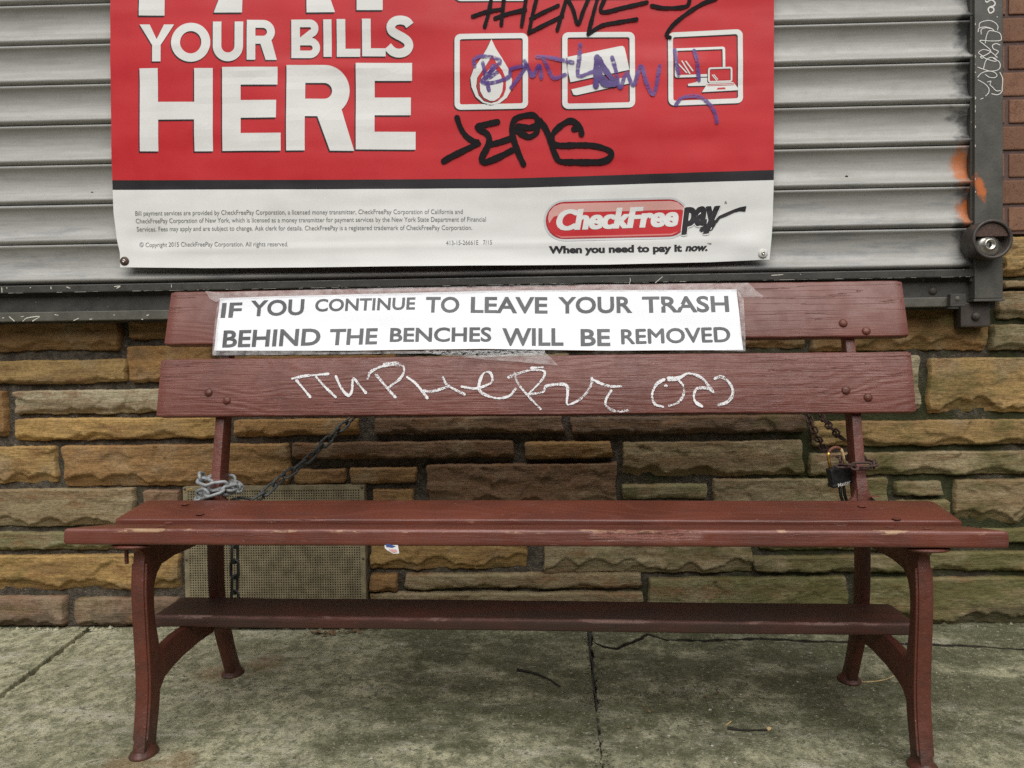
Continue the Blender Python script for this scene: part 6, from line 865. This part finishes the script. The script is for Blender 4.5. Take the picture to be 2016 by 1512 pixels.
for sx_, xf, xr in ((-1, -.793, -.776), (1, .770, .770)):
    x0, x1 = (xf, xf+.025)
    lf = prism('leg', FE+BE, x0, x1, 'iron', bench)
    prism('leg_rib', [(y+.004, z) for y, z in FE[4:-3]]+[(y+.011, z) for y, z in FE[4:-3][::-1]], x0-.004, x1+.004, 'iron', lf, .002)
    lr_ = prism('leg', RF+RB, xr, xr+.023, 'iron', bench)
    prism('brace', BRC, x0+.003, x1-.003, 'iron', bench, .003)
    prism('seat_bracket', SB, x0+.002, x1-.002, 'iron', bench, .003)
    for (fx, fy, par, tilt) in ((x0+.0125, -.800, lf, .0), (xr+.0115, -.376, lr_, .0)):
        g = Vector((fx, fy)); wy_ = fy; zg = SL*(fy)-bpar['zr']*fx
        bm = bmesh.new()
        lathe(bm, [(0, 0), (.032, 0), (.0335, .003), (.030, .008), (.020, .014), (.013, .026), (0, .028)], 24, Matrix.Translation((fx, fy, zg-.001)) @ Matrix.Diagonal((.82, 1.12, 1, 1)))
        from_bm('foot', bm, 'iron', par, True)
    # rounded plate under the seat's front edge
    pc = D['plate'][0] if sx_ < 0 else D['plate'][1]
    bm = bmesh.new(); lathe(bm, [(0, -.0032), (.036, -.0032), (.041, -.001), (.041, .0015), (.036, .0034), (0, .0034)], 30, Matrix.Translation((x0+.0125+(-.002), -.826, .4195)) @ Matrix.Diagonal((1, .62, 1, 1)) ); from_bm('seat_plate', bm, 'iron', bench, True)
    # the back post widens where it meets the seat
    prism('post_flare', [(-.4725, .445), (-.4725, .478), (-.462, .505), (-.430, .505), (-.425, .445)], xr-.001, xr+.024, 'iron', bench, .002)
    for q in (-1, 1):
        bm = bmesh.new(); xa = xr+(0 if q < 0 else .023)
        v = [bm.verts.new(c) for c in ((xa, -.470, .448), (xa+q*.022, -.470, .448), (xa+q*.010, -.468, .460), (xa+q*.003, -.466, .476), (xa, -.464, .492))]
        w_ = [bm.verts.new((c.co.x, c.co.y+.012, c.co.z)) for c in v]
        bm.faces.new(v); bm.faces.new(w_[::-1])
        for k in range(5): bm.faces.new((v[k], w_[k], w_[(k+1) % 5], v[(k+1) % 5]))
        bmesh.ops.recalc_face_normals(bm, faces=bm.faces[:]); from_bm('post_fillet', bm, 'iron', bench)
hb = D['hbolt']; bm = bmesh.new()
tube(bm, [(hb[0], hb[1], .4185), (hb[0], hb[1], .376)], .0042, 10); lathe(bm, [(0, .008), (.0085, .008), (.0085, 0), (0, 0)], 6, Matrix.Translation((hb[0], hb[1], .404))); from_bm('hanging_bolt', bm, 'iron', bench)
def on_slat(i, u, v, lift=0.0):
    pa, pb = Vector((0, *PR[i])), Vector((0, *PR[i+1])); e = (pb-pa).normalized(); n = Vector((1, 0, 0)).cross(e)
    return Vector((u, pa.y, pa.z))+e*v+n*lift, e, n
for i, u, v in D['bolts']:
    c, e, n = on_slat(i, u, v, -.0005)
    T = Matrix.Translation(c) @ Matrix(((1, 0, 0), (0, e.y, n.y), (0, e.z, n.z))).to_4x4()
    bm = bmesh.new(); lathe(bm, [(.0105, 0), (.0100, .0022), (.0078, .0046), (.0042, .0060), (0, .0064)], 20, T); from_bm('carriage_bolt', bm, 'iron', bench, True)
for q in D['screws']:
    y = q[1]; z = np.interp(y, [PR[0][0], PR[1][0]-.001, PR[1][0], PR[2][0]], [PR[0][1], PR[1][1]-.006, PR[1][1], PR[2][1]])
    bm = bmesh.new(); lathe(bm, [(.0098, .0006), (.0085, .0018), (.004, .0022), (0, .0021)], 18, Matrix.Translation((q[0], y, z+.0017))); from_bm('seat_bolt', bm, 'seat', bench, True)
# chalk writing on the lower back slat
for k, s in enumerate(D['chalk']):
    v, f = ribbon(s, .0060, .0022, .6); V = []
    for a, b, t in v:
        c, _, _ = on_slat(3, a, b, .0019+.00012*(k % 5)+.0003*t); V.append(tuple(c))
    mesh('chalk_stroke', V, f, 'chalk', bench)
# torn sticker under the front edge
sx0, sz0 = D['sticker'][0], D['sticker'][2]
yf = PR[0][0]-.0016
def flat_bench(name, pts, y, mat):
    return mesh(name, [(sx0+a, y-.0012*max(0, -b/.02), sz0+b) for a, b in pts], [tuple(range(len(pts)))], mat, bench)
st_ = flat_bench('sticker', [(-.014, .010), (-.004, .008), (.013, .004), (.0155, -.012), (.004, -.0125), (-.008, -.006), (-.013, -.002)], yf-.0006, 'st_white'); st_['label'] = 'small torn white sticker under the seat edge'
for pts, mt, dy in (([(-.011, .007), (-.004, .0065), (.009, .002), (.002, -.001), (-.010, .001)], 'st_blue', .0009), ([(-.006, -.004), (.010, -.004), (.012, -.009), (.004, -.010)], 'st_pink', .0009)):
    o = flat_bench('sticker_print', pts, yf-.0006-dy, mt); o.parent = st_

# ------------------------------------------------------------------ the paper notice taped to the top slat
note = empty('paper_notice', BL, BR); tag(note, 'white paper notice about trash taped to the top back slat of the bench', 'notice')
PA = np.array(D['paper']); lo_, hi_ = PA[:5], PA[5:]
def ynote(u, v): return .0042+.0012*math.sin(9*u+2*v*30)+.0020*(float(fbm(np.array([u*4+3]), np.array([v*20]), 21, 2)[0])-.5)+(.0025 if v < 0 else 0)*min(1, -v/.03)
n1, n2 = 90, 12; V = []; F = []
for j in range(n2):
    t = j/(n2-1)
    for i in range(n1):
        s_ = i/(n1-1); xb_ = np.interp(s_, np.linspace(0, 1, 5), lo_[:, 0]); xt_ = np.interp(s_, np.linspace(0, 1, 5), hi_[:, 0]); vb = np.interp(s_, np.linspace(0, 1, 5), lo_[:, 1]); vt = np.interp(s_, np.linspace(0, 1, 5), hi_[:, 1])
        u, v = xb_*(1-t)+xt_*t, vb*(1-t)+vt*t; V.append(tuple(on_slat(5, u, v, ynote(u, v))[0]))
        if i and j: F.append(((j-1)*n1+i-1, (j-1)*n1+i, j*n1+i, j*n1+i-1))
mesh('sheet', V, F, 'paper', note, True)
for w, ax_, az, bx_, bz_, cap in D['words']:
    Vt, Ft, h0, h1 = text_shape(w, 0 if 'M' in w else .024, 0); A = np.array(Vt); a0, a1 = A[:, 0].min(), A[:, 0].max(); kx = (bx_-ax_)/(a1-a0); kz = cap/(h1-h0)
    sl_ = (bz_-az)/(bx_-ax_); V = []
    for a, b, _ in Vt:
        u = ax_+(a-a0)*kx; v = az+(b-h0)*kz+(u-ax_)*sl_; V.append(tuple(on_slat(5, u, v, ynote(u, v)+.0007)[0]))
    if 'M' in w:
        V0, F0 = V, list(Ft); V, Ft = [], []
        for q, (du, dv) in enumerate(((-.0014, 0), (.0014, 0), (0, .0011), (0, -.0011), (0, 0))):
            o = len(V); n_ = on_slat(5, 0, 0)[2]*(.00012*q); e_ = on_slat(5, 0, 0)[1]*dv
            V += [(a+du, b+n_.y+e_.y, c+n_.z+e_.z) for a, b, c in V0]; Ft += [tuple(i+o for i in f) for f in F0]
    mesh('printed_word', V, Ft, 'toner', note)
def strip(name, pts, i, lift, mat, parent, noise=.0):
    V2, F2 = poly_fill(pts); V = [tuple(on_slat(i, a, b, lift+noise*(random.random()-.5))[0]) for a, b in V2]; return mesh(name, V, F2, mat, parent)
for k, t in enumerate(D['tape']): strip('tape', t, 5, .0075+.0004*k, 'tape', note, .001)
strip('tape', D['tape_low'], 3, .0042, 'tape', note, .0008); strip('tape', D['tape_gap'], 5, .0035, 'tape_gap', note, .003)

# ------------------------------------------------------------------ chains and padlock
def link_mesh(L, W, r, seg=22, sides=9):
    a = (W-2*r)/2; h = (L-2*r)/2-a; pts = []
    for k in range(seg//2+1): t = math.pi*k/(seg//2); pts.append((h+a*math.sin(t), a*math.cos(t), 0))
    for k in range(seg//2+1): t = math.pi*k/(seg//2); pts.append((-h-a*math.sin(t), -a*math.cos(t), 0))
    bm = bmesh.new(); tube(bm, pts, r, sides, closed=True); me = bpy.data.meshes.new('link'); bm.to_mesh(me); bm.free()
    me.polygons.foreach_set('use_smooth', [True]*len(me.polygons)); return me
def put_link(me, c, t, roll, parent):
    t = Vector(t).normalized(); s = t.cross(Vector((0, 0, 1)) if abs(t.z) < .95 else Vector((0, 1, 0))).normalized(); w = t.cross(s)
    s2_ = math.cos(roll)*s+math.sin(roll)*w; w2 = t.cross(s2_)
    M4 = Matrix((t, s2_, w2)).transposed().to_4x4(); M4.translation = Vector(c)
    o = bpy.data.objects.new('link', me); link(o, parent); o.matrix_local = Matrix.Translation(parent.location).inverted() @ M4; return o
def run_chain(me, path, pitch, parent, r0=0.0):
    q = [Vector(v) for v in catmull(path, .004)]; s = 0; nxt = pitch*.5; k = 0
    for a, b in zip(q, q[1:]):
        d_ = (b-a).length
        while s+d_ >= nxt:
            c = a+(b-a)*((nxt-s)/d_); put_link(me, c, b-a, r0+(k % 2)*R(90)+random.uniform(-.2, .2), parent); k += 1; nxt += pitch
        s += d_
chL = empty('security_chain', D['chainL'][0]); tag(chL, 'galvanised grey chain wrapped round the bench post beside the vent panel', 'chain')
lm = link_mesh(.053, .030, .0043); lm.materials.append(MAT['galv'])
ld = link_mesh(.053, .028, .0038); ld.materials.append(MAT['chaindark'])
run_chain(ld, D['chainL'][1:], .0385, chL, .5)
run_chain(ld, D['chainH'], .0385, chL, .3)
def to_world(v): return Vector(BL)+Matrix.Rotation(BR[2], 3, 'Z') @ (Matrix.Rotation(BR[1], 3, 'Y') @ Vector(v))
pcx, pcy = -.7645, -.440
for loop, (zc, rr, n_, ph, tl) in enumerate(((.4720, .047, 8, .2, .010), (.4950, .042, 7, .6, -.012))):
    for k in range(n_):
        a = ph+2*math.pi*k/n_; c = to_world((pcx+rr*.95*math.cos(a), pcy+rr*1.0*math.sin(a), zc+tl*math.cos(a)+random.uniform(-.004, .004)))
        tn = to_world((-math.sin(a), math.cos(a), random.uniform(-.35, .35)))-to_world((0, 0, 0)); put_link(lm, c, tn, (k % 2)*R(75)+random.uniform(-.3, .3)+.4, chL)
bm = bmesh.new(); tube(bm, [tuple(Vector(q)-Vector(D['brass'][0])) for q in catmull(D['brass'], .003)], .0016, 6); o = from_bm('brass_wire', bm, 'brass', None); o.location = D['brass'][0]
tag(o, 'short bent brass wire by the left bench post and chain', 'wire')

chR = empty('rusty_chain', D['ringR']); tag(chR, 'thin rusty brown chain looped round the bench post by the padlock', 'chain')
rm = link_mesh(.050, .021, .0027); rm.materials.append(MAT['rusty'])
run_chain(rm, D['chainR1'], .040, chR, .2); run_chain(rm, D['chainR2'], .040, chR, 1.0)
rp = (.7815, -.430)
for k, (a, z) in enumerate(((R(-100), .534), (R(-70), .5335), (R(-22), .5355), (R(25), .537), (R(70), .542), (R(115), .545), (R(160), .541), (R(-150), .534))):
    c = to_world((rp[0]+.036*math.cos(a), rp[1]-.002+.047*math.sin(a), z)); tn = to_world((-math.sin(a), math.cos(a), .05))-to_world((0, 0, 0)); put_link(rm, c, tn, (k % 2)*R(80)+R(80)+.2, chR)
for c, t in (((.748, -.452, .531), (1, -.1, .03)),): put_link(rm, to_world(c), to_world(t)-to_world((0, 0, 0)), .3, chR)

pad = empty('padlock', Vector(D['pad'])+Vector((0, -.022, 0)), (R(4), R(-14), R(12))); pad.scale = (1.14, 1.14, 1.14); tag(pad, 'black covered padlock with worn brass shackle hanging by the bench post', 'padlock')
box('body', -.0235, .0235, -.0105, .0105, -.016, .020, 'blackplastic', pad, .004)
box('bumper', -.0250, .0250, -.0120, .0120, -.0205, -.0125, 'blackplastic', pad, .003)
pts = [(-.0165, 0, .018), (-.0168, 0, .040)]+[(-.0165*math.cos(math.pi*k/10), 0, .044+.0160*math.sin(math.pi*k/10)) for k in range(1, 10)]+[(.0168, 0, .040), (.0165, 0, .018)]
bm = bmesh.new(); tube(bm, pts[:4], .0034, 10); from_bm('shackle', bm, 'brass', pad, True)
bm = bmesh.new(); tube(bm, pts[3:10], .0034, 10, caps=False); from_bm('shackle', bm, 'rustbrown', pad, True)
bm = bmesh.new(); tube(bm, pts[9:], .0034, 10); from_bm('shackle', bm, 'straw', pad, True)
Vt, Ft, h0, h1 = text_shape('Master', .012, 0); A = np.array(Vt); k = .029/(A[:, 0].max()-A[:, 0].min())
mesh('printed_text', [(-.0145+(a-A[:, 0].min())*k, -.0127, -.0195+(b-h0)*k*1.05) for a, b, _ in Vt], Ft, 'paintpen', pad)
for dx_ in (-.0045, .0045):
    bm = bmesh.new(); tube(bm, [(dx_+.001, .001, -.018), (dx_, .002, -.045), (dx_+.006, .004, -.085)], .0034, 8); from_bm('cover_strap', bm, 'blackplastic', pad, True)

# ------------------------------------------------------------------ perforated vent panel on the wall
x0, x1, zt = D['panel']; zb = .012
vp = empty('vent_panel', ((x0+x1)/2, -.02, zb)); tag(vp, 'tan perforated metal vent panel on the wall behind the bench', 'vent')
pitch = .0073; mg = .010; nxh = int((x1-x0-2*mg)/pitch); nzh = int((zt-zb-2*mg)/pitch); ox = (x1-x0-nxh*pitch)/2; oz = (zt-zb-nzh*pitch)/2
V = []; F = []; yv = -.0265; hq = .0017
for j in range(nzh):
    for i in range(nxh):
        a, b = x0+ox+i*pitch, zb+oz+j*pitch; o = len(V); c0, c1 = a+pitch/2, b+pitch/2
        V += [(a, yv, b), (a+pitch, yv, b), (a+pitch, yv, b+pitch), (a, yv, b+pitch), (c0-hq, yv, c1-hq), (c0+hq, yv, c1-hq), (c0+hq, yv, c1+hq), (c0-hq, yv, c1+hq)]
        F += [(o, o+1, o+5, o+4), (o+1, o+2, o+6, o+5), (o+2, o+3, o+7, o+6), (o+3, o, o+4, o+7)]
pp = rel(mesh('perforated_sheet', V, F, 'vent'), vp); pp['kind'] = 'stuff'
bm = bmesh.new()
for a in ((x0, x0+ox, zb, zt), (x1-ox, x1, zb, zt), (x0+ox, x1-ox, zb, zb+oz), (x0+ox, x1-ox, zt-oz, zt)): bm_box(bm, a[0], a[1], -.0275, .03, a[2], a[3])
rel(from_bm('panel_edge', bm, 'vent'), vp)
for sx_, sz_ in ((x0+.006, zt-.006), (x1-.006, zt-.006), (x0+.006, zb+.2), (x1-.006, zb+.2)):
    bm = bmesh.new(); lathe(bm, [(0, .0022), (.003, .0016), (.0042, 0)], 12, Matrix.Translation((sx_, -.0275, sz_)) @ Matrix.Rotation(R(90), 4, 'X')); rel(from_bm('screw', bm, 'washer'), vp)
rel(box('cavity', x0+.002, x1-.002, -.012, .03, zb+.002, zt-.002, 'void'), vp)

# ------------------------------------------------------------------ twigs, leaves, grit on the pavement
def gz_(x, y, h=0): return (x, y, SL*y+h)
def stick(name, pts, rad, mat, label, parent=None):
    q = catmull([gz_(x, y, rad) for x, y in pts], .008); o0 = Vector(q[0]); bm = bmesh.new()
    n = len(q); tube(bm, [tuple(Vector(v)-o0) for v in q], [rad*(.55+.6*random.random())*(1-.45*k/len(q)) for k, _ in enumerate(q)], 7); o = from_bm(name, bm, mat); o.location = o0
    if label: tag(o, label, 'twig')
    return o
stick('twig', D['stick'], .0042, 'twig', 'curved black twig lying under the middle of the bench')
tw = stick('twig', D['twig'], .0034, 'twig', 'broken brown twig with a pale end on the right paving')
bm = bmesh.new(); e0 = Vector((D['twig'][-1][0]-D['twig'][0][0], D['twig'][-1][1]-D['twig'][0][1], 0)); tube(bm, [e0, e0+Vector((.006, .002, .002)), e0+Vector((.010, .004, .003))], [.004, .0045, .001], 6); from_bm('broken_end', bm, 'straw', tw)
stick('straw', D['twig2'], .0028, 'straw', 'short straw coloured splinter beside the broken brown twig')
tag(stick('root', D['tendril'], .0018, 'straw', None), 'thin pale tendril on the paving by the right rear bench foot', 'tendril')
V = []; F = []
for i, (x, y) in enumerate(D['leaves']+[(-.66+.02*k, -.05-.004*(k % 3)) for k in range(8)]):
    r = np.random.default_rng(900+i); n = 7; s = r.uniform(.008, .018) if (i < 6 or i > 10) else r.uniform(.004, .008); a0 = r.random()*6; o = len(V)
    for k in range(n):
        a = a0+2*math.pi*k/n; q = s*(1.2 if k % 2 else .7)*r.uniform(.6, 1.2); V.append(gz_(x+q*math.cos(a), y+.6*q*math.sin(a), .002+.008*r.random()))
    V.append(gz_(x, y, .005)); F += [(o+k, o+(k+1) % n, o+n) for k in range(n)]
tag(mesh('leaf_litter', V, F, 'leaf'), 'crumbled brown leaf litter by the wall and under the bench', 'leaves', kind='stuff')
def grit(name, pts, mat, label):
    V = []; F = []
    for x, y, s in pts:
        o = len(V); a = random.random()*6; k = random.uniform(.6, 1.4)
        for dx_, dy_, dz_ in ((1, 0, .2), (-.2, .9, .15), (-.9, -.4, .2), (.1, -.8, .3), (0, .1, 1), (0, 0, -.3)):
            V.append(gz_(x+s*(dx_*math.cos(a)-dy_*math.sin(a)*k), y+s*(dx_*math.sin(a)+dy_*math.cos(a)*k), s*dz_*.8))
        F += [(o, o+1, o+4), (o+1, o+2, o+4), (o+2, o+3, o+4), (o+3, o, o+4), (o+1, o, o+5), (o+2, o+1, o+5), (o+3, o+2, o+5), (o, o+3, o+5)]
    return tag(mesh(name, V, F, mat), label, 'grit', kind='stuff')
pts = [(x, y, .0042) for x, y in D['pebbles']]
for _ in range(420):
    x = random.uniform(-1.5, 1.5); y = random.uniform(-1.1, -.02)
    if x < .1 and random.random() < .65: continue
    pts.append((x, y, random.choice((.0009, .0012, .0012, .0017, .0024))))
grit('pale_grit', pts, 'grit', 'pale grit and tiny stones scattered over the paving')
pts = []
for _ in range(420):
    if random.random() < .45:
        t = random.random(); y = -.08-.75*t; pts.append((cx(y)+random.gauss(0, .012), y, random.uniform(.0012, .0032)))
    else: pts.append((random.gauss(.32, .13), random.gauss(-.52, .09), random.uniform(.001, .003)))
grit('dark_crumbs', pts, 'gritdark', 'dark soil crumbs along the pavement joint and under the seat')
V = []; F = []
for _ in range(60):                                   # rubble line where the paving meets the wall
    x = random.uniform(-1.7, 1.7); s = random.uniform(.004, .014); pts.append((x, random.uniform(-.02, .004), s))
grit('wall_foot_rubble', [(random.uniform(-1.7, 1.7), random.uniform(-.022, .0), random.uniform(.003, .012)) for _ in range(240)], 'pave', 'crumbled concrete rubble along the foot of the stone wall')
